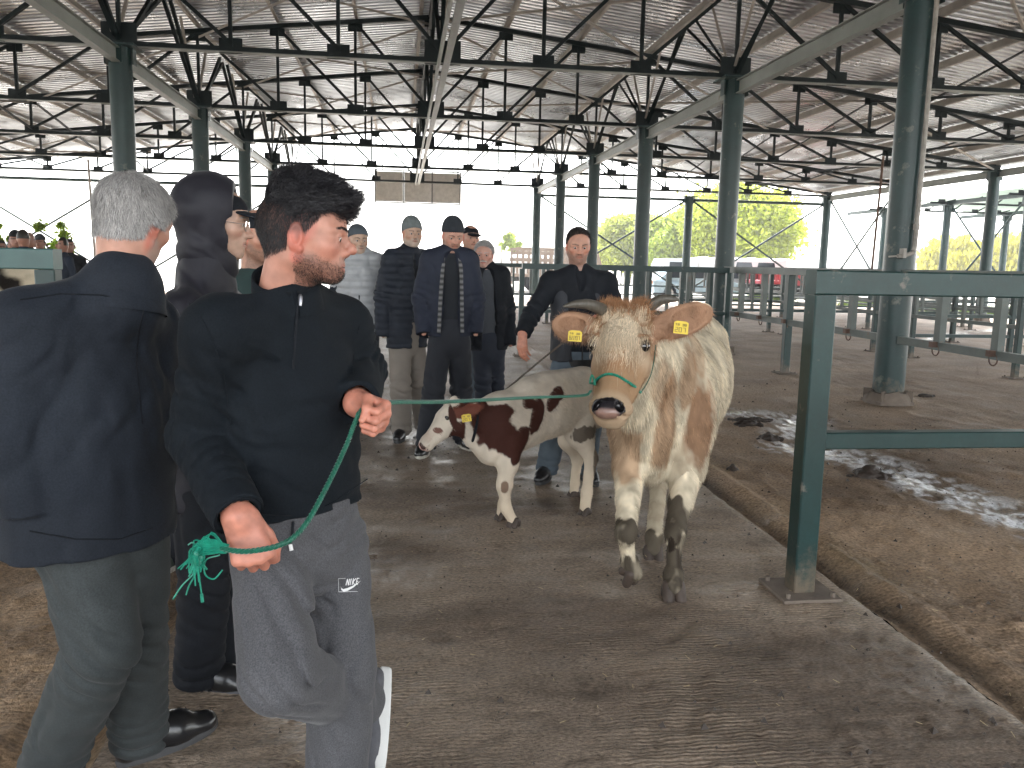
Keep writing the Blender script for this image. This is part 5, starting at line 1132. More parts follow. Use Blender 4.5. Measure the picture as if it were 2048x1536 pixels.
    # head
    E = lambda p, r, k=2., op='u', Mx=None: F.el(T(*p), np.array(r)*q, M if Mx is None else Mx, k*q, op)
    K = lambda a, b, ra, rb, k=2., op='u', **kw: F.rc(T(*a), T(*b), ra*q, rb*q, k*q, op, **kw)
    E((0, -7, 5), (10.6, 10, 13.5), 3); E((0, -1, 4.5), (9.6, 5, 12.5), 3); E((0, -4.5, 16.5), (9.5, 6.5, 6.5), 3)
    K((0, -1.5, 0), (0, 0.5, -24), 7.8, 5.8, 3); K((0, -12, -3), (0, -6, -25), 6.5, 4.2, 4)
    for s_ in (-1, 1):
        E((s_*9.2, -2.2, 1.5), (3.6, 4.6, 4.6), 2.5); K((s_*7, -9, -4), (s_*4.6, -4, -22), 5.2, 3.9, 4); E((s_*7.5, -1.5, 19), (4.2, 4.2, 3.6), 3)
    E((0, -.2, -30), (8.9, 6.4, 6.2), 3); E((0, -3.4, -34.), (6.0, 5, 3.2), 2); E((0, 4.2, -33.), (6.5, 2.8, 3.9), 1.5); E((0, 3.2, -35.6), (4.8, 2.2, 1.3), 1.5); E((-11, .6, 3.1), (3., 2.6, 1.5), 1.5); E((11, .6, 3.1), (3., 2.6, 1.5), 1.5)
    for s_ in (-1, 1):
        E((s_*4.5, 5.6, -32.6), (1.5, 2.2, 2.5), .5, 's', M@np.array(Matrix.Rotation(s_*-.5, 3, 'Y'))); E((s_*11.3, 1.2, .3), (2.0, 2.6, 2.0), .9, 's')
    for s_ in (-1, 1): K((s_*4, 3.2, -35.6), (s_*8, -2, -33), .5, .5, .6, 's')
    K((-4, 3.2, -35.6), (4, 3.2, -35.6), .5, .5, .6, 's')
    # ears
    for rt, tp, wd in (((-9.5, -6, 12), P(1108, 648, 3.42), .066), ((9.5, -6, 11), P(1421, 621, 3.36), .07)):
        r0 = T(*rt); e0 = nrm(tp-r0); L = np.linalg.norm(tp-r0); nn = nrm(-cF*.9-cU*.25-np.dot(-cF*.9-cU*.25, e0)*e0); w0 = np.cross(nn, e0); Me = np.c_[e0, w0, nn]
        F.rc(r0, r0+e0*L*.4, .042, .045, k=.03); F.el(r0+e0*L*.58, (L*.46, wd, .026), Me, .03); F.el(r0+e0*L*.66+nn*.026, (L*.33, wd*.74, .024), Me, .01, 's')
    F.disp(lambda p: .0035*fbm(p, 14, 6, 3)); V, Q = F.mesh()
    # colours
    n1 = fbm(V*[1, 1, .5], 7, 1, 4); n2 = fbm(V*[1, 1, .35], 22, 2, 3); col = np.tile(CREAM, (len(V), 1))*(1+.07*n1[:, None]+.1*n2[:, None])
    L = (V-c)@M/q; X_, Y_, Z_ = L.T; ax = np.abs(X_)
    head = (np.linalg.norm((L-[0, -4, -6])/[17, 19, 32], axis=1) < 1.0) & (Y_ > -16)
    def patch(u, v, Y, ru, rv, cl, k=1., rd=.35, ns=.3):
        nonlocal col; p = P(u, v, Y); s_ = (Y+.15)/CF; D = np.sqrt(((V[:, 0]-p[0])/(ru*s_))**2+((V[:, 2]-p[2])/(rv*s_))**2+((V[:, 1]-p[1])/rd)**2); col = blend(col, k*np.clip((1.1-D+ns*n1+ns*.6*n2)/.22, 0, 1), cl)
    dk = (.19, .085, .038)
    patch(1385, 835, 3.75, 34, 85, dk, .85); patch(1352, 760, 3.8, 30, 80, TAN, .7); patch(1320, 830, 3.65, 34, 110, TAN, .75); patch(1245, 890, 3.65, 28, 80, TAN, .7); patch(1375, 700, 3.9, 18, 60, TAN, .5); patch(1300, 760, 3.6, 40, 60, TAN, .5)
    col = col*(1+.3*np.clip(n2, -1, 1))[:, None]
    hc = blend(np.tile((.31, .195, .11), (len(V), 1)), np.clip((10-ax)/5+.4*n2, 0, 1)*np.clip((Z_+4)/5, 0, 1), (.5, .39, .27))
    hc = blend(hc, np.clip(1.2-np.abs(ax-9)/4, 0, 1)*np.clip(1-np.abs(Z_-6)/10, 0, 1)*.7, (.36, .18, .09)); hc = blend(hc, np.clip((Z_-12)/5, 0, 1)*np.clip((ax-2)/5, 0, 1)*.6, (.34, .17, .08))
    hc = blend(hc, np.exp(-((ax-10)/3)**2-((Z_+3.5)/4)**2)*.7, (.5, .4, .29)); hc = blend(hc, np.clip((-25-Z_)/3, 0, 1)*.6, (.46, .35, .24)); hc = blend(hc, np.exp(-(X_/5)**2-((Z_+9)/8)**2)*.5, (.36, .17, .08)); hc = blend(hc, np.exp(-((ax-11)/2.3)**2-((Z_-.3)/2.3)**2)*(Y_ > -3)*.8, (.05, .03, .02))
    pad = ((X_/6.7)**2+((Z_+33.4)/4.3)**2 < 1) & (Y_ > 2.6) & (V[:, 2] > .75); hc = np.where(pad[:, None], blend(np.tile((.018, .016, .018), (len(V), 1)), np.clip((-34.2-Z_)/1.0, 0, 1)*np.clip((5.5-ax)/2, 0, 1), (.24, .14, .11)), hc)
    nost = (np.hypot((ax-4.5)/1.8, (Z_+32.6)/2.6) < 1) & (V[:, 2] > .75); hc = np.where((nost & (Y_ > 2))[:, None], (.008, .007, .008), hc)
    hw = np.clip((Y_+17)/5, 0, 1)*np.clip((Z_+40)/3, 0, 1)*((ax < 13.5) & (Z_ < 24)); col = col*(1-hw[:, None])+hc*hw[:, None]
    ear = (ax > 12.5) & (Z_ > 2) & (Z_ < 26) & (Y_ > -16) & (V[:, 1] < 3.62); col = np.where(ear[:, None], np.array((.34, .2, .125))*(1+.2*n2[:, None]), col)
    col = blend(col, ear*np.clip(np.hypot(*(V[:, [0, 2]]-P(1148, 652, 3.4)[[0, 2]]).T)/-.012+1.2, 0, 1)*.0, dk)
    zz = V[:, 2]; fr = V[:, 1] < 3.62
    col = blend(col, (np.clip((.36-zz+.06*n1+.05*n2)/.02, 0, 1)*np.clip((zz-.26+.07*n1+.06*n2)/.02, 0, 1)+np.clip((.19-zz+.05*n1+.04*n2)/.02, 0, 1))*.93*fr*np.clip(1+n2*.6, .5, 1), MUD)
    col = blend(col, fr*np.clip((V[:, 0]-P(1352, 1100, 3.45)[0]+.006)/.01, 0, 1)*np.clip((.28-zz)/.02, 0, 1)*.7*(V[:, 0] > 1.1), MUD)
    col = blend(col, (~fr)*np.clip((.6-zz+.15*n1)/.1, 0, 1)*.55*np.clip(.6+n2*1.2, 0, 1), (.13, .09, .055)); col = blend(col, (~fr)*np.clip((.13-zz+.05*n2)/.02, 0, 1)*.8, MUD)
    body_ = mesh_obj('body', V, Q, m_coat, t, True, cols=col)
    sl_ = (pad | nost) & (Y_ > 2); wet = m_nosep
    body_.data.materials.append(wet); fi = np.where(sl_[Q].all(1), 1, 0).astype(np.int32); body_.data.polygons.foreach_set('material_index', fi)
    for H, d_, s_ in ((H1, A_(-.1, -1, 0), 1.), (H2, nrm(A_(.35, -.5, -1.)), .85), (H3, A_(-.1, -1, 0), .95), (H4, A_(-.1, -1, 0), .95)): hoofs(t, H, d_, s_)
    for s_ in (-1, 1):
        Fe = Field(T(s_*10.6, .4, .3)-.04, T(s_*10.6, .4, .3)+.04, .0025); Fe.el(T(s_*10.15, -.1, .2), (.0265,)*3); Ve, Qe = Fe.mesh(); mesh_obj('eye', Ve, Qe, m_eyeb, t, True)
        lid = MB(); lid.tube([T(s_*(11.9-.5*abs(math.cos(a_))), .4+2.5*math.cos(a_), .4+1.6*math.sin(a_)) for a_ in np.linspace(0, 2*math.pi, 17)], .0028, 6, cap=False); lid.build('eyelid', mat('lid_skin', (.03, .02, .016), .4, var=.1), t, True)
    for s_, pts in ((-1, [T(-7, -2, 19.5), P(1178, 608, 3.36), P(1150, 608, 3.35), P(1126, 613, 3.33)]), (1, [T(7, -2, 19.5), P(1320, 599, 3.36), P(1343, 597, 3.33), P(1359, 601, 3.31)])):
        h = MB(); P0 = [np.array(p) for p in pts]; q8 = []
        for i in range(13):
            u_ = i/12*3; k = min(int(u_), 2); f_ = u_-k; q8.append(P0[k]*(1-f_)+P0[k+1]*f_)
        q8 = [q8[0]]+[(q8[i-1]+2*q8[i]+q8[i+1])/4 for i in range(1, 12)]+[q8[12]]
        h.tube(q8, .03, 16, rs=[.027, .026, .025, .024, .0225, .021, .0195, .018, .016, .0135, .011, .0075, .003]); h.build('horn', m_horn, t, True)
    tg = nrm(-cF+cR*.1); tgo = eartag(t, P(1150, 672, 3.325), nrm(-cF-cR*.12), cU+cR*.08, .056, .045, 1); eartag(t, P(1362, 655, 3.275), nrm(-cF+cR*.15), cU+cR*.1, .062, .052, 2)
    # coat hair: lies back and down the body, a pale tuft on the forehead
    back = nrm(b2-b0)
    comb = lambda p: back*.6+A_(0, 0, -.8)+.3*np.c_[vnoise(p, 9, 1), vnoise(p, 9, 2), vnoise(p, 9, 3)]
    legw = np.clip((zz-.02)/.1, 0, 1); front = np.where(V[:, 1] < 4.6, 1., .6)
    bw = legw*front*np.where((Y_ > -14) & (ax < 14) & (Z_ > -38), 0, 1.)*(~ear)
    fur(t, V, Q, np.clip(col*1.08, 0, 1), 85000, lambda p: .022+.02*np.clip((p[:, 2]-.45)/.2, 0, 1)*np.clip((1.3-p[:, 2])/.2, 0, 1), .0013, comb, wgt=bw, var=.26)
    hcomb = lambda p: -z*.8+.25*x*np.sign((p-c)@x)[:, None]+.25*np.c_[vnoise(p, 20, 1), vnoise(p, 20, 2), vnoise(p, 20, 3)]
    fur(t, V, Q, col*1.05, 15000, .012, .0008, hcomb, 'face_hair', .72, wgt=((Y_ > -14) & (ax < 13) & (Z_ > -34) & (Z_ < 24) & ~sl_)*np.where(np.hypot(ax-11.5, Z_-.3) < 2.8, 0, 1.), seed=5, var=.1)
    tcomb = lambda p: -z*.9+y*.05+.55*np.c_[vnoise(p, 24, 4), vnoise(p, 24, 5), vnoise(p, 24, 6)]
    fur(t, V, Q, blend(np.clip(col*1.2, 0, 1), np.ones(len(V))*.75, (.7, .58, .42)), 12000, .065, .0013, tcomb, 'forehead_tuft', .8, 7, 8, wgt=np.exp(-(X_/6)**2-((Z_-10)/10)**2)*(Y_ > -3), jit=.1, grav=.3, curl=.003, var=.28)
    fur(t, V, Q, np.tile((.33, .17, .085), (len(V), 1)), 4500, .04, .001, lambda p: z*.7+.6*np.c_[vnoise(p, 24, 4), vnoise(p, 24, 5), vnoise(p, 24, 6)], 'poll_hair', .4, 5, 9, wgt=np.exp(-((ax-5)/5)**2-((Z_-20)/4)**2)*(Y_ > -12), jit=.4, grav=0, curl=.004, var=.25)
    fur(t, V, Q, np.clip(col*1.1, 0, 1), 5000, .022, .0007, lambda p: A_(0, 0, -.7)-z*.0+.3*np.c_[vnoise(p, 30, 4), vnoise(p, 30, 5), vnoise(p, 30, 6)], 'ear_hair', .3, 3, 10, wgt=ear*1., jit=.6, grav=.1, var=.15)
    cowinfo.update(T=T, M=M, obj=body_, c=c); return t
cowinfo = {}
cow = make_cow()
BR = (.05, .017, .012)
def make_calf():
    t = thing('calf', 'small white calf with dark brown patches and a yellow ear tag, head lowered', 'calf', (.8, 4.6, 0))
    F = Field((-.62, 4.0, -.02), (1.35, 5.25, 1.02), .0056)
    b0, b1, b2 = P(1008, 850, 4.52), P(1095, 812, 4.7), P(1166, 800, 4.86); lt = nrm(np.cross(b2-b0, (0, 0, 1)))
    F.rc(b0, b1, .188, .182, flat=lt, f=.74); F.rc(b1, b2, .182, .172, k=.04, flat=lt, f=.78); F.rc(P(1060, 780, 4.6), P(1165, 760, 4.86), .06, .07, k=.09)
    F.el(P(990, 885, 4.5), (.1, .09, .11), None, .07); F.rc(P(930, 842, 4.42), P(990, 838, 4.5), .092, .135, k=.05, flat=lt, f=.75); F.rc(P(945, 880, 4.43), P(980, 895, 4.47), .045, .09, k=.05)
    # head
    h0, h1 = P(903, 833, 4.42), P(848, 893, 4.37); z = -nrm(h1-h0); y0 = nrm(P(880, 815, 4.42)-P(900, 845, 4.42)); x = -nrm(lt) if lt[1] < 0 else nrm(lt); x = A_(.1, 1., 0); x = nrm(x-np.dot(x, z)*z); y = np.cross(z, x)
    if np.dot(y, -cR) < 0: y = -y
    M = np.c_[x, y, z]; q = .01; T = lambda *p: h0+M@(np.array(p, float)*q)
    E = lambda p, r, k=1.5, op='u': F.el(T(*p), np.array(r)*q, M, k*q, op)
    E((0, 0, 0), (7.2, 6.4, 8), 4); E((0, 2.2, 1), (6, 4.5, 7.5), 3); F.rc(T(0, .8, -5), T(0, .6, -17), .052, .033, k=.04); F.rc(T(0, -3.5, -4), T(0, -2.0, -15), .043, .026, k=.03)
    E((0, .3, -20), (4.2, 3.6, 4.4), 2.5); E((0, -2.3, -20.5), (3, 2, 2.6), 1.5)
    for s_ in (-1, 1):
        E((s_*6.3, 2.0, -3.4), (1.6, 2.2, 2.0), 1.2); E((s_*2.6, 1.8, -23.2), (.8, 1.1, 1.0), .3, 's'); F.rc(T(s_*.5, -1.6, -24), T(s_*3.8, -1.2, -19), .003, .003, .003, 's'); E((s_*7.4, 2, -3.2), (1.3, 1.5, .9), .3, 's')
    # ears and horn buds
    for rt, tp in ((T(-6, -2.0, 3.5), P(962, 812, 4.32)), (T(5, 0, 6), P(902, 796, 4.6))):
        e0 = nrm(tp-rt); L = np.linalg.norm(tp-rt); nn = nrm(-cF-np.dot(-cF, e0)*e0); w0 = np.cross(nn, e0); Me = np.c_[e0, w0, nn]
        F.el(rt+e0*L*.5, (L*.54, .036, .014), Me, .02); F.el(rt+e0*L*.6+nn*.014, (L*.36, .024, .012), Me, .006, 's')
    for p in (P(908, 803, 4.36),): F.el(p, (.022, .022, .03), None, .02)
    # legs
    def leg(pts, rs, k=.03): F.chain([P(*p) for p in pts], rs, k=k)
    leg([(1022, 880, 4.46), (1016, 925, 4.43), (1008, 972, 4.4), (1011, 1014, 4.42), (1024, 1038, 4.42)], [.075, .056, .036, .027, .03]); F.el(P(1007, 966, 4.4), (.035, .037, .045), None, .02)
    leg([(1018, 885, 4.66), (1014, 930, 4.64), (1012, 970, 4.62), (1006, 1010, 4.6), (1003, 1025, 4.58)], [.07, .05, .033, .025, .028])
    leg([(1160, 835, 4.8), (1160, 870, 4.76), (1182, 918, 4.74), (1173, 985, 4.66), (1170, 1015, 4.64)], [.12, .08, .037, .028, .033]); F.el(P(1183, 915, 4.74), (.034, .04, .04), None, .02)
    leg([(1145, 850, 4.98), (1140, 880, 4.98), (1155, 915, 5.02), (1150, 965, 5.04), (1148, 982, 5.05)], [.11, .07, .035, .026, .03])
    F.rc(P(1186, 742, 4.98), P(1197, 850, 5.0), .022, .02, k=.03)
    F.disp(lambda p: .003*fbm(p, 16, 6, 3)); V, Q = F.mesh()
    n1 = fbm(V, 9, 1, 4); n2 = fbm(V*[1, 1, .4], 26, 2, 3); W_ = np.array((.60, .53, .44)); col = np.tile(W_, (len(V), 1))*(1+.06*n1[:, None]+.09*n2[:, None])
    zz = V[:, 2]; col = blend(col, np.clip((.5-zz)/.4, 0, 1)*.5, (.6, .46, .3))
    def patch(u, v, Y, ru, rv, ang=0, cl=BR, k=1., near=True, ns=.2):
        nonlocal col; p = P(u, v, Y); s_ = (Y+.1)/CF; dx, dz = (V[:, 0]-p[0])/s_, (V[:, 2]-p[2])/s_; a = math.radians(ang); D = np.hypot((dx*math.cos(a)+dz*math.sin(a))/ru, (-dx*math.sin(a)+dz*math.cos(a))/rv)
        m = (V[:, 1] < Y+.02) if near else 1; col = blend(col, m*k*np.clip((1.05-D+ns*n1+ns*.8*n2)/.12, 0, 1), cl)
    patch(985, 845, 4.5, 42, 45, 0); patch(958, 830, 4.46, 24, 36); patch(1018, 880, 4.5, 30, 24, 20); patch(1035, 880, 4.5, 16, 34, -15); patch(1000, 815, 4.55, 22, 18); patch(1034, 905, 4.45, 12, 22, -35)
    patch(1066, 822, 4.6, 15, 36, -8); patch(1052, 800, 4.6, 16, 12); patch(1098, 790, 4.7, 12, 24, -25); patch(1110, 780, 4.7, 10, 14); patch(1170, 860, 4.75, 26, 20, 0, (.03, .018, .012), .85, ns=.5); patch(1188, 800, 4.9, 8, 26); patch(1007, 968, 4.42, 8, 12, 0, (.15, .09, .06), .9); patch(1188, 925, 4.76, 7, 30, 0, (.05, .03, .02), .8)
    patch(914, 866, 4.4, 16, 26, -15); patch(930, 816, 4.42, 36, 14, 10, (.13, .045, .03)); patch(875, 859, 4.38, 10, 6, -10, (.14, .06, .045), .95, ns=.1); patch(905, 835, 4.4, 7, 30, 15); patch(1045, 795, 4.6, 8, 8)
    L = (V-h0)@M/q; X_, Y_, Z_ = L.T
    hd = np.linalg.norm((L-[0, 0, -8])/[9, 8, 19], axis=1) < 1; col = blend(col, hd*np.clip((-21.5-Z_)/1.5, 0, 1)*.75, (.5, .28, .25)); col = blend(col, hd*(np.hypot((np.abs(X_)-2.8)/1.2, (Z_+23)/1.3) < 1)*.9, (.03, .012, .012)); col = blend(col, hd*np.exp(-((Z_+17)/3.5)**2)*.3*(Y_ > 0), (.35, .2, .15))
    body_ = mesh_obj('body', V, Q, m_coat, t, True, cols=col)
    for u, v, Y, d_ in ((1028, 1040, 4.41, A_(-.6, -.7, 0)), (1003, 1027, 4.57, A_(-1, -.4, 0)), (1170, 1018, 4.63, A_(-.8, -.6, 0)), (1147, 982, 5.05, A_(-1, -.3, 0))): hoofs(t, P(u, v, Y), d_, .62)
    for s_ in (-1, 1):
        Fe = Field(T(s_*5.9, 2, -3.2)-.03, T(s_*5.9, 2, -3.2)+.03, .002); Fe.el(T(s_*6.0, 2, -3.2), (.016,)*3); Ve, Qe = Fe.mesh(); mesh_obj('eye', Ve, Qe, m_eyeb, t, True)
    eartag(t, P(933, 836, 4.29), nrm(-cF), cU-cR*.15, .05, .04, 2)
    back = nrm(b2-b0); comb = lambda p: back*.7+A_(0, 0, -.6)+.35*np.c_[vnoise(p, 11, 1), vnoise(p, 11, 2), vnoise(p, 11, 3)]
    fur(t, V, Q, np.clip(col*1.06, 0, 1), 44000, lambda p: .013+.012*np.clip((p[:, 2]-.4)/.2, 0, 1), .0009, comb, wgt=(1-.75*hd)*np.clip((zz-.02)/.1, 0.05, 1), var=.13)
    return t, T
calf, TC = make_calf()
col_ = MB(); nb_, fb_ = P(948, 818, 4.3), P(948, 818, 4.56)
pts = [P(950, 845, 4.43)+A_(0, -math.cos(a_)*.088, math.sin(a_)*.112)+cR*.02*math.sin(a_) for a_ in np.linspace(0, 2*math.pi, 25)]
col_.tube(pts, .008, 8, cap=False); tag(col_.build('calf_collar', m_black, None, True), 'thin black collar round the neck of the brown patched calf', 'collar')
# ---------------------------------------------------------------- ropes
m_rope = mat('green_twine', (.004, .1, .06), .45, var=.25, vscale=60, sheen=.3); m_rope2 = mat('green_twine_light', (.01, .2, .13), .4, var=.3, vscale=60)
def crspline(pts, n=8):
    P_ = [np.array(p, float) for p in pts]; P_ = [2*P_[0]-P_[1]]+P_+[2*P_[-1]-P_[-2]]; out = []
    for i in range(1, len(P_)-2):
        a, b, c, d = P_[i-1:i+3]
        for k in range(n): t = k/n; out.append(.5*((2*b)+(-a+c)*t+(2*a-5*b+4*c-d)*t*t+(-a+3*b-3*c+d)*t**3))
    return out+[P_[-2]]
def rope(name, pts, r, m, parent=None, pitch=.03, k=3, n=8):
    c = crspline(pts, n); S = [0]; 
    for a, b in zip(c[:-1], c[1:]): S.append(S[-1]+np.linalg.norm(b-a))
    S = np.array(S); C_ = np.array(c); u = np.arange(0, S[-1], pitch/9); pc = np.c_[[np.interp(u, S, C_[:, i]) for i in range(3)]].T
    d = np.gradient(pc, axis=0); d /= np.linalg.norm(d, axis=1)[:, None]; s1 = np.cross(d, (.2, .3, 1)); s1 /= np.linalg.norm(s1, axis=1)[:, None]; s2 = np.cross(s1, d); b = MB()
    for j in range(k):
        ph = 2*np.pi*(u/pitch+j/k); q_ = pc+(np.cos(ph)[:, None]*s1+np.sin(ph)[:, None]*s2)*r*.5; b.tube(list(q_), r*.62, 6)
    return b.build(name, m, parent, True)
wrR, wrL = JY['wrR'], JY['wrL']
lead = thing('lead_rope', 'green twisted lead rope held by the young man and tied to the cow halter', 'rope', P(960, 803, 2.6))
rope('rope', [P(1182, 782, 3.16), P(1165, 791, 3.12), P(1060, 795, 2.8), P(900, 803, 2.3), P(800, 804, 1.97), P(745, 808, 1.79), P(722, 822, 1.74), P(708, 850, 1.735), P(695, 885, 1.72), P(660, 960, 1.64), P(620, 1035, 1.57), P(590, 1072, 1.54), P(560, 1090, 1.525), P(530, 1098, 1.52), P(490, 1103, 1.52), P(458, 1100, 1.53), P(440, 1095, 1.54)], .0052, m_rope, lead, .026)
b = MB(); r = np.random.default_rng(3)
for i in range(46):
    p0 = P(452+r.normal(0, 3), 1098+r.normal(0, 3), 1.535); p1 = P(420+r.normal(0, 12), 1090+r.normal(0, 10), 1.54); p2 = P(398+r.normal(0, 8), 1102+r.normal(0, 12), 1.545); p3 = P(392+r.normal(0, 12), 1125+abs(r.normal(0, 16)), 1.55)
    b.tube(crspline([p0, p1, p2, p3], 4), .0011+.0008*r.random(), 4)
for e in ([(400, 1125), (385, 1150), (365, 1170), (346, 1198)], [(396, 1130), (390, 1150), (378, 1172), (372, 1190)], [(396, 1120), (398, 1150), (402, 1180), (404, 1202)], [(440, 1110), (412, 1120), (410, 1148), (428, 1158), (445, 1140)], [(430, 1080), (400, 1092), (385, 1085), (376, 1090)]): b.tube(crspline([P(u, v, 1.55) for u, v in e], 5), .0016, 5)
b.tube([P(403, 1188, 1.55), P(405, 1204, 1.55)], .0032, 6); b.tube(crspline([P(398, 1095, 1.54), P(392, 1110, 1.53), P(396, 1128, 1.54), P(404, 1112, 1.545)], 6), .005, 6)
b.build('frayed_end', m_rope2, lead, True)
hal = thing('rope_halter', 'green rope halter across the nose of the cream and tan cow', 'halter', P(1230, 760, 3.0))
T = cowinfo['T']; ob = cowinfo['obj']
def surf(u, v, off=.006):
    o_ = Vector((0, 0, CH)); d_ = Vector(P(u, v, 1.)-np.array([0, 0, CH])).normalized(); ok, loc, nn, i = ob.ray_cast(o_, d_)
    return np.array(loc)+np.array(nn)*off if ok else None
hp_ = [surf(u, v) for u, v in ((1183, 778), (1189, 768), (1200, 757), (1215, 750), (1232, 752), (1250, 762), (1266, 773), (1279, 784))]; hp_ = [p for p in hp_ if p is not None]
rope('nose_band', hp_, .0055, m_rope2, hal, .022, 2, 5)
hp2 = [hp_[-1]]+[p for p in (surf(u, v) for u, v in ((1290, 768), (1300, 745), (1306, 715), (1309, 690))) if p is not None]
rope('cheek_cord', hp2, .0022, m_rope, hal, .02, 2, 4)
rope('side_loop', [hp_[0], P(1180, 765, 3.17), P(1184, 750, 3.2), P(1190, 768, 3.16), hp_[0]], .004, m_rope2, hal, .02, 2, 5)
cr = tag(rope('calf_rope', [P(975, 812, 4.62), P(1030, 764, 4.66), P(1080, 722, 4.68), P(1130, 682, 4.7), P(1185, 636, 4.68)], .006, mat('brown_rope', (.1, .08, .06), .8, var=.2), None, .03, 2), 'thin brown rope running from the calf up to the man in black', 'rope')
# ================================================================ small things on the ground
m_dung = mat('dung', (.028, .018, .012), .6, var=.3, vscale=20, bump=.8, bscale=60, bdist=.006)
dl = ['largest dung heap beside the wet strip in the right pen', 'dung lump by the puddle behind the near post', 'flat dung smear left of the puddle', 'small dung lump beside the cow at the drain', 'dung crumbs on the pen floor below the near column', 'thin dung streak in front of the column footing', 'low dung pat near the second pen post']
for i, (u, v, rx, ry, hgt) in enumerate(((1735, 950, .15, .11, .075), (1540, 876, .11, .08, .06), (1498, 848, .13, .1, .05), (1466, 936, .035, .03, .04), (1500, 838, .2, .07, .03), (1610, 940, .09, .05, .03), (1850, 790, .11, .07, .03))):
    p = G(u, v); F = Field(p-A_(.3, .3, .05), p+A_(.3, .3, .15), .008); r = np.random.default_rng(i)
    for k in range(16):
        a = r.uniform(0, 6.28); d = r.random()**.6; F.el(p+A_(rx*d*math.cos(a), ry*d*math.sin(a), hgt*.4*(1-d)-.012), (rx*.4*(1.1-.5*d), ry*.45*(1.1-.5*d), hgt*(.75-.45*d)), None, .012)
    F.disp(lambda q: .012*fbm(q, 30, i, 3)); V, Q = F.mesh()
    if len(V): tag(mesh_obj('dung_pat', V, Q, m_dung, None, True), dl[i], 'dung', 'dung on the pen floor')
r = np.random.default_rng(11); b = MB()      # straw and chips
for i in range(700):
    y = 1.3+r.random()**1.3*8; x = r.uniform(-2.2, 5); a = r.uniform(0, 3.14); L = r.uniform(.006, .03); z = .014 if x < XR else .012
    b.bar((x, y, z), (x+L*math.cos(a), y+L*math.sin(a), z+.003), .0016, .001)
tag(b.build('straw_bits', mat('straw', (.5, .4, .22), .8, var=.3, vscale=50)), 'scattered straw bits on the concrete', 'straw', None, 'stuff')
b = MB(); r = np.random.default_rng(12)
for i in range(2600):
    y = 1.2+r.random()**1.5*9; x = r.uniform(-2.4, 5.2); s = r.uniform(.002, .008)*(1 if r.random() < .9 else 2.2); z = .008
    t = r.uniform(0, 6.28, 3); V = [(x+s*math.cos(q*2.1+t[0]), y+s*math.sin(q*2.1+t[0]), z) for q in range(3)]+[(x, y, z+s*1.1)]
    b.add(V, [(0, 1, 3), (1, 2, 3), (2, 0, 3)])
tag(b.build('dirt_crumbs', m_dung), 'dark dirt crumbs strewn over the walkway and pens', 'dirt', None, 'stuff')
# ================================================================ trees
def tree(label, u, vtop, Y, wpx, vbase, col, n, leaf=.12, seed=1, shape='round', group='trees beyond the shed'):
    r = np.random.default_rng(seed); base = P(u, vbase, Y); base[2] = 0; top = P(u, vtop, Y)[2]; hw = wpx/CF*Y/2
    t = thing('tree', label, 'tree', base, group); b = MB(); hc = top*.55
    b.tube([base, base+A_(.1, 0, top*.3), base+A_(-.1, .1, top*.75)], .2, 8, rs=[hw*.06+.05, hw*.045+.03, .03])
    for k in range(9):
        a = k*2.4; q = base+A_(0, 0, top*(.22+.05*k)); b.tube([q, q+A_(hw*.45*math.cos(a), hw*.45*math.sin(a), top*.14), q+A_(hw*.75*math.cos(a), hw*.75*math.sin(a), top*.22)], .05, 6, rs=[hw*.025+.02, hw*.015+.015, .01])
    b.build('trunk', mat('bark', (.12, .09, .065), .9), t, True)
    nc = max(26, n//130); cl = []
    while len(cl) < nc:
        q = r.uniform(-1, 1, 3); 
        if np.linalg.norm(q) > 1: continue
        q = q*(.55+.45*r.random()) if np.linalg.norm(q) < .5 else q
        z = .58+.42*q[2]
        if shape == 'poplar': q[:2] *= .75
        if shape == 'willow': z = .62+.38*q[2]*(.6+.4*r.random())
        cl.append((base+A_(q[0]*hw, q[1]*hw, top*z), hw*r.uniform(.12, .26)))
    V = []; F = []; ci = r.integers(0, nc, n); cc = []
    cs = np.array([c[0] for c in cl]); rr = np.array([c[1] for c in cl]); sh = r.uniform(.65, 1.35, nc)
    o = r.normal(0, .5, (n, 3)); 
    if shape == 'willow': o[:, 2] = -np.abs(r.normal(0, 1.5, n))
    p = cs[ci]+o*rr[ci][:, None]; p[:, 2] = np.clip(p[:, 2], top*.08, top*1.02)
    d1 = nrmr(r.normal(0, 1, (n, 3))); 
    if shape == 'willow': d1 = nrmr(d1*.35+A_(0, 0, -1))
    d2 = nrmr(np.cross(d1, r.normal(0, 1, (n, 3)))); s = leaf*r.uniform(.6, 1.3, n)[:, None]
    V = np.concatenate([p-d1*s, p+d2*s*.5, p+d1*s, p-d2*s*.5]); i = np.arange(n); Fq = np.c_[i, i+n, i+2*n, i+3*n]
    c0 = np.array(col)*(sh[ci]*r.uniform(.75, 1.25, n))[:, None]; c0 = c0*np.array([1, 1, 1])
    mesh_obj('crown', V, Fq, m_leaf, t, False, cols=np.concatenate([c0]*4)); return t
m_leaf = mat('spring_leaves', (.1, .15, .03), .6, attr='col', var=0); nn = m_leaf.node_tree
tr_ = nn.nodes.new('ShaderNodeBsdfTranslucent'); ad = nn.nodes.new('ShaderNodeMixShader'); ad.inputs[0].default_value = .45; pb = nn.nodes['Principled BSDF']; nn.links.new(pb.inputs['Base Color'].links[0].from_socket, tr_.inputs[0]); out_ = nn.nodes['Material Output']
nn.links.new(pb.outputs[0], ad.inputs[1]); nn.links.new(tr_.outputs[0], ad.inputs[2]); nn.links.new(ad.outputs[0], out_.inputs[0])
YG_ = (.33, .38, .03)
tree('tall broad yellow green tree behind the trucks, right of the middle columns', 1470, 372, 62, 240, 600, YG_, 42000, .2, 1)
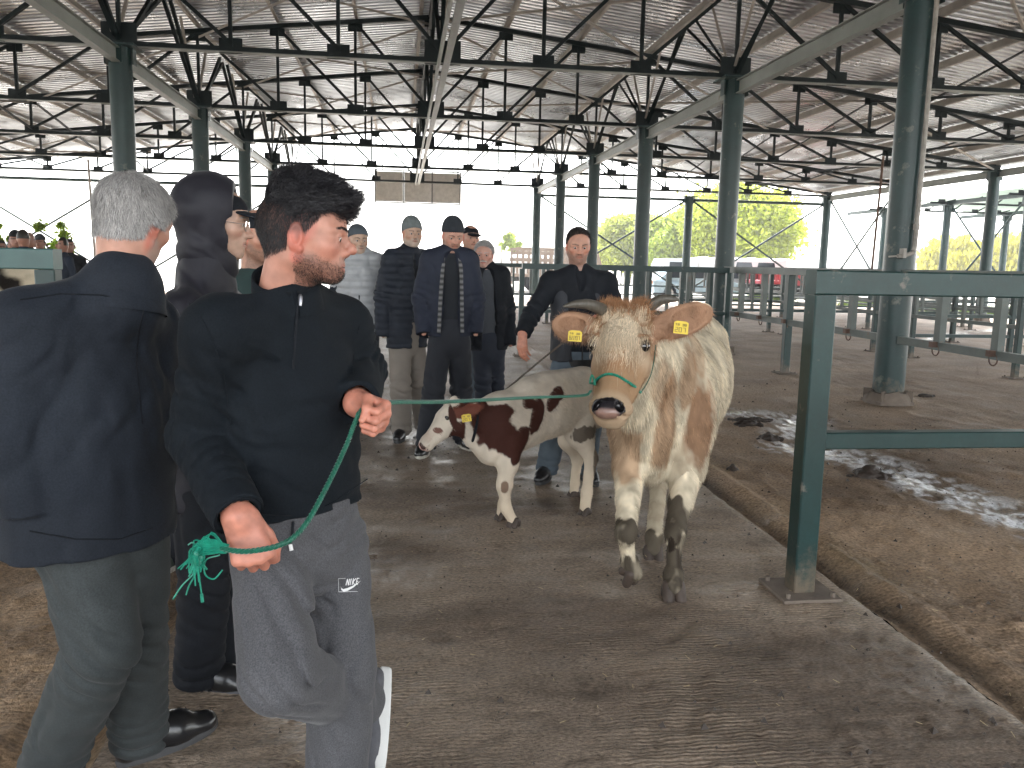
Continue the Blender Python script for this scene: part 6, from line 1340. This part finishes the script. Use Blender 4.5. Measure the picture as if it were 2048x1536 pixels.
tree('round yellow green tree left of the tall one, behind the pen panel', 1255, 432, 70, 150, 600, (.33, .37, .04), 24000, .2, 2)
tree('green tree filling the gap between the two larger trees', 1350, 425, 66, 150, 600, (.28, .35, .03), 26000, .2, 3)
tree('small low bush tree left of the man in black', 1022, 468, 60, 60, 600, (.27, .34, .06), 2600, .17, 4)
tree('drooping yellow willow behind the second shed', 1900, 462, 70, 130, 600, (.45, .42, .04), 22000, .22, 5, 'willow')
tree('yellow willow at the right edge of the photo', 2010, 452, 68, 150, 600, (.45, .42, .04), 24000, .22, 6, 'willow')
tree('thin leafy young tree at the left edge behind the crowd', 8, 445, 24, 46, 560, (.28, .42, .03), 3200, .07, 7)
tree('sparse young tree behind the crowd heads on the left', 112, 438, 26, 88, 560, (.28, .42, .03), 3600, .07, 8)
tree('narrow dark cypress between the far right columns', 1643, 494, 90, 12, 600, (.04, .07, .03), 1500, .15, 9, 'poplar')
for k, (x, y, w) in enumerate(((19.5, 33, 1.2), (21, 27, 1.6), (20.4, 30, 1.0), (2.5, 36.8, .8), (1.0, 37.2, .6), (16, 36, 1.3))):
    r = np.random.default_rng(k); n = 1300; p = np.c_[x+r.normal(0, w*.45, n), y+r.normal(0, .35, n), np.zeros(n)]; d = nrmr(np.c_[r.normal(0, .35, (n, 2)), np.ones(n)]); L = r.uniform(.1, .4, n)[:, None]; s_ = np.c_[np.full(n, .012), np.zeros(n), np.zeros(n)]
    i = np.arange(n); tag(mesh_obj('grass', np.concatenate([p-s_, p+s_, p+d*L+s_*.2, p+d*L-s_*.2]), np.c_[i, i+n, i+2*n, i+3*n], mat('fresh_grass', (.12, .2, .03), .7)), 'fresh green grass tuft growing at the shed edge', 'grass', 'grass tufts at the shed edge', 'stuff')
# ================================================================ parked vehicles
m_white = mat('white_vehicle_paint', (.62, .62, .6), .4, var=.08, vscale=2); m_red = mat('red_vehicle_paint', (.3, .015, .02), .4, var=.12, vscale=2); m_tyre = mat('tyre', (.015, .015, .015), .8, var=.2); m_glass = mat('dark_glass', (.02, .025, .03), .08, var=0); m_tarp = mat('white_tarpaulin', (.6, .58, .55), .7, var=.15, vscale=2, bump=.5, bscale=4, bdist=.05)
m_lampg = mat('lamp_glass', (.6, .25, .1), .2, var=0); m_rim = mat('wheel_rim', (.3, .3, .3), .4, metal=.6, var=0)
def wheels(t, x, y, xs, wd, rr=.42):
    for wx in xs:
        for s in (-1, 1):
            o = MB().tube([(x+wx, y+s*wd, rr), (x+wx, y+s*(wd-.24), rr)], rr, 20, up=(0, 0, 1)).build('wheel', m_tyre, t, True); MB().tube([(x+wx, y+s*(wd+.01), rr), (x+wx, y+s*(wd-.1), rr)], rr*.55, 14, up=(0, 0, 1)).build('rim', m_rim, o, True)
def truck(label, u, Y, L, H, paint, cover, face=1, stake=False, ck=1.):
    p = P(u, 560, Y); x, y = p[0], Y; t = thing('truck', label, 'truck', (x, y, 0), 'vehicles parked beyond the shed'); f = face
    def bx(b, x0, x1, y0, y1, z0, z1): b.box((min(x+f*x0, x+f*x1), y+y0, z0), (max(x+f*x0, x+f*x1), y+y1, z1)); return b
    bx(MB(), -L/2, L/2, -.5, .5, .55, .75).build('chassis', m_tyre, t)
    c = MB(); x0, x1 = L/2-1.9, L/2; pr = [(x0, .75), (x1, .75), (x1, 1.45*ck), (x1-.3, 2.35*ck), (x0, 2.4*ck)]
    c.add([(x+f*a, y+s, z) for s in (-1.05, 1.05) for a, z in pr], [tuple(range(4, -1, -1)) if f > 0 else tuple(range(5)), tuple(range(5, 10)) if f > 0 else tuple(range(9, 4, -1))]+[(i, (i+1) % 5, 5+(i+1) % 5, 5+i) for i in range(5)]); cb = c.build('cab', paint, t)
    for s in (-1, 1): bx(MB(), x0+.5, x1-.45, s*1.05-.01, s*1.05+.01, 1.5*ck, 2.15*ck).build('side_window', m_glass, cb); bx(MB(), x1-.02, x1+.03, s*.8-.12, s*.8+.12, .95, 1.15).build('headlight', m_rim, cb)
    MB().add([(x+f*(x1+.012), y-.9, 1.5*ck), (x+f*(x1+.012), y+.9, 1.5*ck), (x+f*(x1-.27), y+.85, 2.28*ck), (x+f*(x1-.27), y-.85, 2.28*ck)], [(0, 1, 2, 3)]).build('windscreen', m_glass, cb)
    bd = MB(); bx(bd, -L/2, x0-.1, -1.15, 1.15, .8, .95)
    if stake:
        for k in range(9):
            xx = -L/2+.1+(x0-.2+L/2-.1)*k/8
            for s in (-1.12, 1.12): bx(bd, xx-.05, xx+.05, s-.03, s+.03, .95, H)
        for z in (1.25, 1.6, 1.95, H-.1):
            if z < H:
                for s in (-1.12, 1.12): bx(bd, -L/2, x0-.1, s-.02, s+.02, z, z+.16)
        bd.build('stake_body', paint, t)
    else:
        bx(bd, -L/2, x0-.1, -1.15, 1.15, .95, H*.62); bd.build('cargo_box', paint, t)
    if cover:
        V = []; F = []; nx, na = 16, 10
        for i in range(nx+1):
            for j in range(na+1):
                a = math.pi*j/na; V.append((x+f*(-L/2+(x0-.1+L/2)*i/nx), y-1.2*math.cos(a)*(1-.0), (H*.62 if not stake else H-.1)+(H-.62*H if not stake else .35)*math.sin(a)**.5*(1+.05*math.sin(i*2.3))))
        F = [(i*(na+1)+j, i*(na+1)+j+1, (i+1)*(na+1)+j+1, (i+1)*(na+1)+j) for i in range(nx) for j in range(na)]
        F += [tuple(range(na, -1, -1)), tuple(nx*(na+1)+j for j in range(na+1))]; mesh_obj('cover', V, F, m_tarp, t, True)
    wheels(t, x, y, (f*(L/2-1.0), -f*(L/2-1.2)), 1.1); return t
truck('white covered truck parked behind the middle columns', 1440, 41, 7.0, 2.0, m_white, True, -1, ck=.8)
truck('red stake sided livestock truck beyond the pens', 1572, 36.8, 3.6, 1.3, m_red, False, 1, True, .62)
truck('second white covered truck to the right of the red truck', 1700, 50, 7, 2.0, m_white, True, 1, ck=.8)
truck('brown open stake truck behind the man in black', 1110, 44, 4.6, 2.25, mat('brown_wood_body', (.16, .12, .09), .8), False, 1, True)
truck('white truck at the far end of the walkway', 1035, 47, 6, 2.1, m_white, True, -1)
def car(label, u, Y, paint, face=1, van=False):
    p = P(u, 570, Y); x, y = p[0], Y; t = thing('parked_car', label, 'van' if van else 'car', (x, y, 0), 'vehicles parked beyond the shed'); f = face; h = 1.9 if van else 1.45
    pr = [(-2.1, .3), (2.1, .3), (2.15, .7), (1.35, .92), (.7, h-.04), (-1.2 if not van else -2.0, h), (-1.75 if not van else -2.1, .98), (-2.15, .85)]
    F = Field((x-2.4, y-1.1, .15), (x+2.4, y+1.1, h+.1), .05)
    V = []; n = len(pr)
    for s, k in ((-.85, 1), (-.82, 1), (.82, 1), (.85, 1)): V += [(x+f*a*(1 if abs(s) < .84 else .98), y+s*(1 if z < .95 else .84), z) for a, z in pr]
    Fq = [tuple(range(n)), tuple(3*n+i for i in range(n-1, -1, -1))]+[(k*n+i, k*n+(i+1) % n, (k+1)*n+(i+1) % n, (k+1)*n+i) for k in range(3) for i in range(n)]
    b = mesh_obj('body', V, Fq, paint, t)
    for s in (-1, 1):
        for w0, w1 in ((-1.5, -.45), (-.35, .62)):
            zt = h-.14; MB().add([(x+f*w0, y+s*.857, .98), (x+f*(w1+.12), y+s*.857, .98), (x+f*(w1-.1), y+s*.745, zt), (x+f*(w0+.15), y+s*.745, zt)], [(0, 1, 2, 3)]).build('side_window', m_glass, b)
        MB().box((x+f*2.1-.05, y+s*.6-.15, .62), (x+f*2.1+.05, y+s*.6+.15, .76)).build('headlight', m_rim, b); MB().box((x-f*2.12-.04, y+s*.65-.1, .7), (x-f*2.12+.04, y+s*.65+.1, .84)).build('tail_light', m_lampg, b)
    MB().add([(x+f*1.345, y-.72, .95), (x+f*1.345, y+.72, .95), (x+f*.76, y+.62, h-.08), (x+f*.76, y-.62, h-.08)], [(0, 1, 2, 3)]).build('windscreen', m_glass, b)
    wheels(t, x, y, (1.35, -1.35), .85, .31); return t
car('white van parked behind the ringed tether fence', 1480, 39, m_white, -1, True)
car('pale silver car near the second white truck', 1640, 41, mat('silver_paint', (.4, .42, .44), .35, metal=.3), 1)
car('white car beyond the near right column', 1840, 43, m_white, -1)
car('white hatchback at the right edge beyond the second shed', 1990, 45, m_white, 1)
car('pale blue car behind the barred pen panel', 1385, 37.5, mat('pale_blue_paint', (.3, .42, .5), .35), 1)
# ================================================================ distant people
m_ppl = [mat('distant_cloth_'+n_, c_, .85, var=.15) for n_, c_ in (('navy', (.02, .03, .05)), ('black', (.012, .013, .016)), ('grey', (.07, .075, .08)), ('blue', (.03, .07, .14)), ('brown', (.06, .045, .035)))]
def far_person(u, v, Y, mt, ml, label, group, s=1., ang=0, hat=None, hairc=(.03, .025, .02)):
    hd = P(u, v, Y); x, y = hd[0], hd[1]; H = hd[2]+.12; k = H/1.75; t = thing('person', label, 'person', (x, y, 0), group); ca, sa = math.cos(ang), math.sin(ang)
    Z = lambda a, b_, z: A_(x+(a*ca-b_*sa)*k, y+(a*sa+b_*ca)*k, z*k)
    F = Field(hd-.14, hd+.14, .009); F.el(Z(0, 0, 1.62), (.075*k, .095*k, .118*k)); F.el(Z(0, -.03, 1.56), (.06*k, .075*k, .075*k), None, .02); F.rc(Z(0, -.1, 1.62), Z(0, -.105, 1.585), .012, .016, k=.01); F.rc(Z(0, .01, 1.52), Z(0, .02, 1.42), .05, .05, k=.02)
    for q in (-1, 1): F.el(Z(q*.078, .01, 1.61), (.012, .02, .03))
    V, Q = F.mesh(); c = np.tile(SK*.95, (len(V), 1)); hz = Z(0, 0, 1.66)[2]; L = (V-Z(0, 0, 1.62)); yy = -(L[:, 0]*-sa+L[:, 1]*ca); c[(V[:, 2] > hz-yy*-.0+np.where(yy > .03, .02, -.05))] = hairc
    fy = yy; c[(np.abs(V[:, 2]-Z(0, 0, 1.63)[2]) < .008) & (fy > .06)] = (.1, .05, .04)
    F2 = Field((x-.45, y-.4, 0), (x+.45, y+.4, H), .03); F2.rc(Z(0, 0, .95), Z(0, 0, 1.35), .1, .1); [F2.rc(Z(q*.1, 0, .9), Z(q*.1, 0, .1), .06, .04) for q in (-1, 1)]; V2, Q2 = F2.mesh()
    V, Q = joinm([(V, Q), (V2, Q2)]); mesh_obj('body', V, Q, m_skin, t, True, cols=np.concatenate([c, np.tile(SK, (len(V2), 1))]))
    F = Field((x-.5, y-.5, .5), (x+.5, y+.5, H), .016); F.rc(Z(0, 0, .88), Z(0, 0, 1.2), .155*k, .15*k, flat=(sa, -ca, 0), f=.68); F.rc(Z(0, 0, 1.2), Z(0, 0, 1.36), .15*k, .13*k, k=.05, flat=(sa, -ca, 0), f=.7); F.rc(Z(-.16, 0, 1.39), Z(.16, 0, 1.39), .06*k, .06*k, k=.06); F.rc(Z(0, 0, 1.4), Z(0, 0, 1.47), .07*k, .06*k, k=.03)
    for q in (-1, 1): F.rc(Z(q*.19, 0, 1.38), Z(q*.24, .03, 1.12), .06*k, .055*k, k=.03); F.rc(Z(q*.24, .03, 1.12), Z(q*.19, -.1, .92), .052*k, .045*k, k=.01)
    V, Q = F.mesh(); mesh_obj('jacket', V, Q, mt, t, True)
    F = Field((x-.4, y-.4, .05), (x+.4, y+.4, 1.1), .018); F.rc(Z(-.06, 0, .9), Z(.06, 0, .9), .12*k, .12*k)
    for q in (-1, 1): F.rc(Z(q*.09, 0, .86), Z(q*.1, -.02*q, .5), .095*k, .075*k, k=.03); F.rc(Z(q*.1, -.02*q, .5), Z(q*.11, 0, .1), .075*k, .065*k, k=.02)
    V, Q = F.mesh(); mesh_obj('trousers', V, Q, ml, t, True)
    for q in (-1, 1): F = Field(Z(q*.11, -.06, .05)-.2, Z(q*.11, -.06, .05)+.2, .014); F.rc(Z(q*.11, .02, .045), Z(q*.12, -.14, .035), .042, .036); F.cut(Z(0, 0, .004), (0, 0, -1)); V, Q = F.mesh(); mesh_obj('shoe', V, Q, m_leather, t, True)
    if hat is not None: F = Field(hd-.16, hd+.2, .009); F.el(Z(0, 0, 1.665), (.084*k, .104*k, .098*k)); F.cut(Z(0, 0, 1.655), (0, 0, -1)); V, Q = F.mesh(); mesh_obj('cap', V, Q, hat, t, True)
    return t
G_ = 'distant men beyond the left rail'
far_person(31, 477, 13.5, m_ppl[1], m_ppl[1], 'distant man in dark cap, leftmost beside the young tree', G_, ang=.5, hat=m_ppl[1])
far_person(46, 474, 12.5, m_ppl[0], m_ppl[1], 'distant man in navy jacket seen from behind, bare dark head', G_, ang=3.0)
far_person(59, 478, 14.5, m_ppl[4], m_ppl[1], 'distant bald headed man just behind the navy jacketed one', G_, ang=2., hairc=(.35, .22, .16))
far_person(80, 483, 15, m_ppl[1], m_ppl[1], 'distant man facing us in dark woolly hat', G_, ang=0, hat=m_ppl[2])
far_person(24, 489, 16, m_ppl[2], m_ppl[1], 'distant man low behind the dark capped man', G_, ang=1.)
far_person(126, 488, 14, m_ppl[0], m_ppl[1], 'distant dark haired man near the old man shoulder', G_, ang=-.8)
far_person(139, 490, 15.5, m_ppl[1], m_ppl[1], 'distant man tucked closest to the old man collar', G_, ang=.3)
far_person(3, 494, 14, m_ppl[1], m_ppl[1], 'distant man cut off by the left photo edge', G_, ang=.3)
G_ = 'small figures among the parked vehicles'
far_person(1822, 545, 31, m_ppl[0], m_ppl[3], 'tiny figure in navy between the near right column and the pens', G_, ang=.4)
far_person(1716, 545, 42, m_ppl[1], m_ppl[3], 'tiny dark figure by the red truck', G_, ang=1.4)
far_person(2030, 548, 40, m_ppl[2], m_ppl[1], 'tiny figure in grey at the right edge', G_, ang=0)
# a pale cow behind the left rail
cw = thing('cow', 'cream cow back glimpsed under the thick rail at the left edge', 'cow', (-2.9, 5.6, 0))
F = Field((-4.1, 4.8, 0), (-2.1, 6.2, 1.45), .018); pa, pb_ = P(20, 600, 5.4), P(-150, 600, 5.6)
F.rc(pa, pb_, .22, .24); F.rc(pa, pa+A_(.32, -.05, .2), .13, .09, k=.08); h_ = pa+A_(.38, -.05, .2); F.rc(h_, h_+A_(.16, -.03, -.26), .1, .06, k=.05); F.el(h_+A_(-.02, -.1, .06), (.1, .03, .04)); F.rc(h_+A_(0, .03, .08), h_+A_(.06, .1, .18), .02, .01, k=.01)
for q, yy in ((pa, -.1), (pa, .12), (pb_, -.1), (pb_, .12)): F.chain([q+A_(0, yy, -.15), A_(q[0], q[1]+yy, .4), A_(q[0]+.02, q[1]+yy, .06)], [.1, .05, .05], k=.03)
V, Q = F.mesh(); n1 = fbm(V, 5, 2, 3); mesh_obj('body', V, Q, m_coat, cw, True, cols=blend(np.tile((.02, .016, .014), (len(V), 1)), np.clip(n1*4+.2, 0, 1), CREAM))

# ================================================================ air
hm_ = bpy.data.materials.new('haze'); hm_.use_nodes = True; hn_ = hm_.node_tree; hn_.nodes.remove(hn_.nodes['Principled BSDF']); pv = hn_.nodes.new('ShaderNodeVolumePrincipled')
pv.inputs['Color'].default_value = (.93, .95, 1, 1); pv.inputs['Density'].default_value = .0015; pv.inputs['Anisotropy'].default_value = .3; hn_.links.new(pv.outputs[0], hn_.nodes['Material Output'].inputs['Volume'])
tag(MB().box((-130, -14, -1.2), (150, 112, 24)).build('haze', hm_), 'thin pale haze in the air of the yard', 'haze', None, 'stuff')
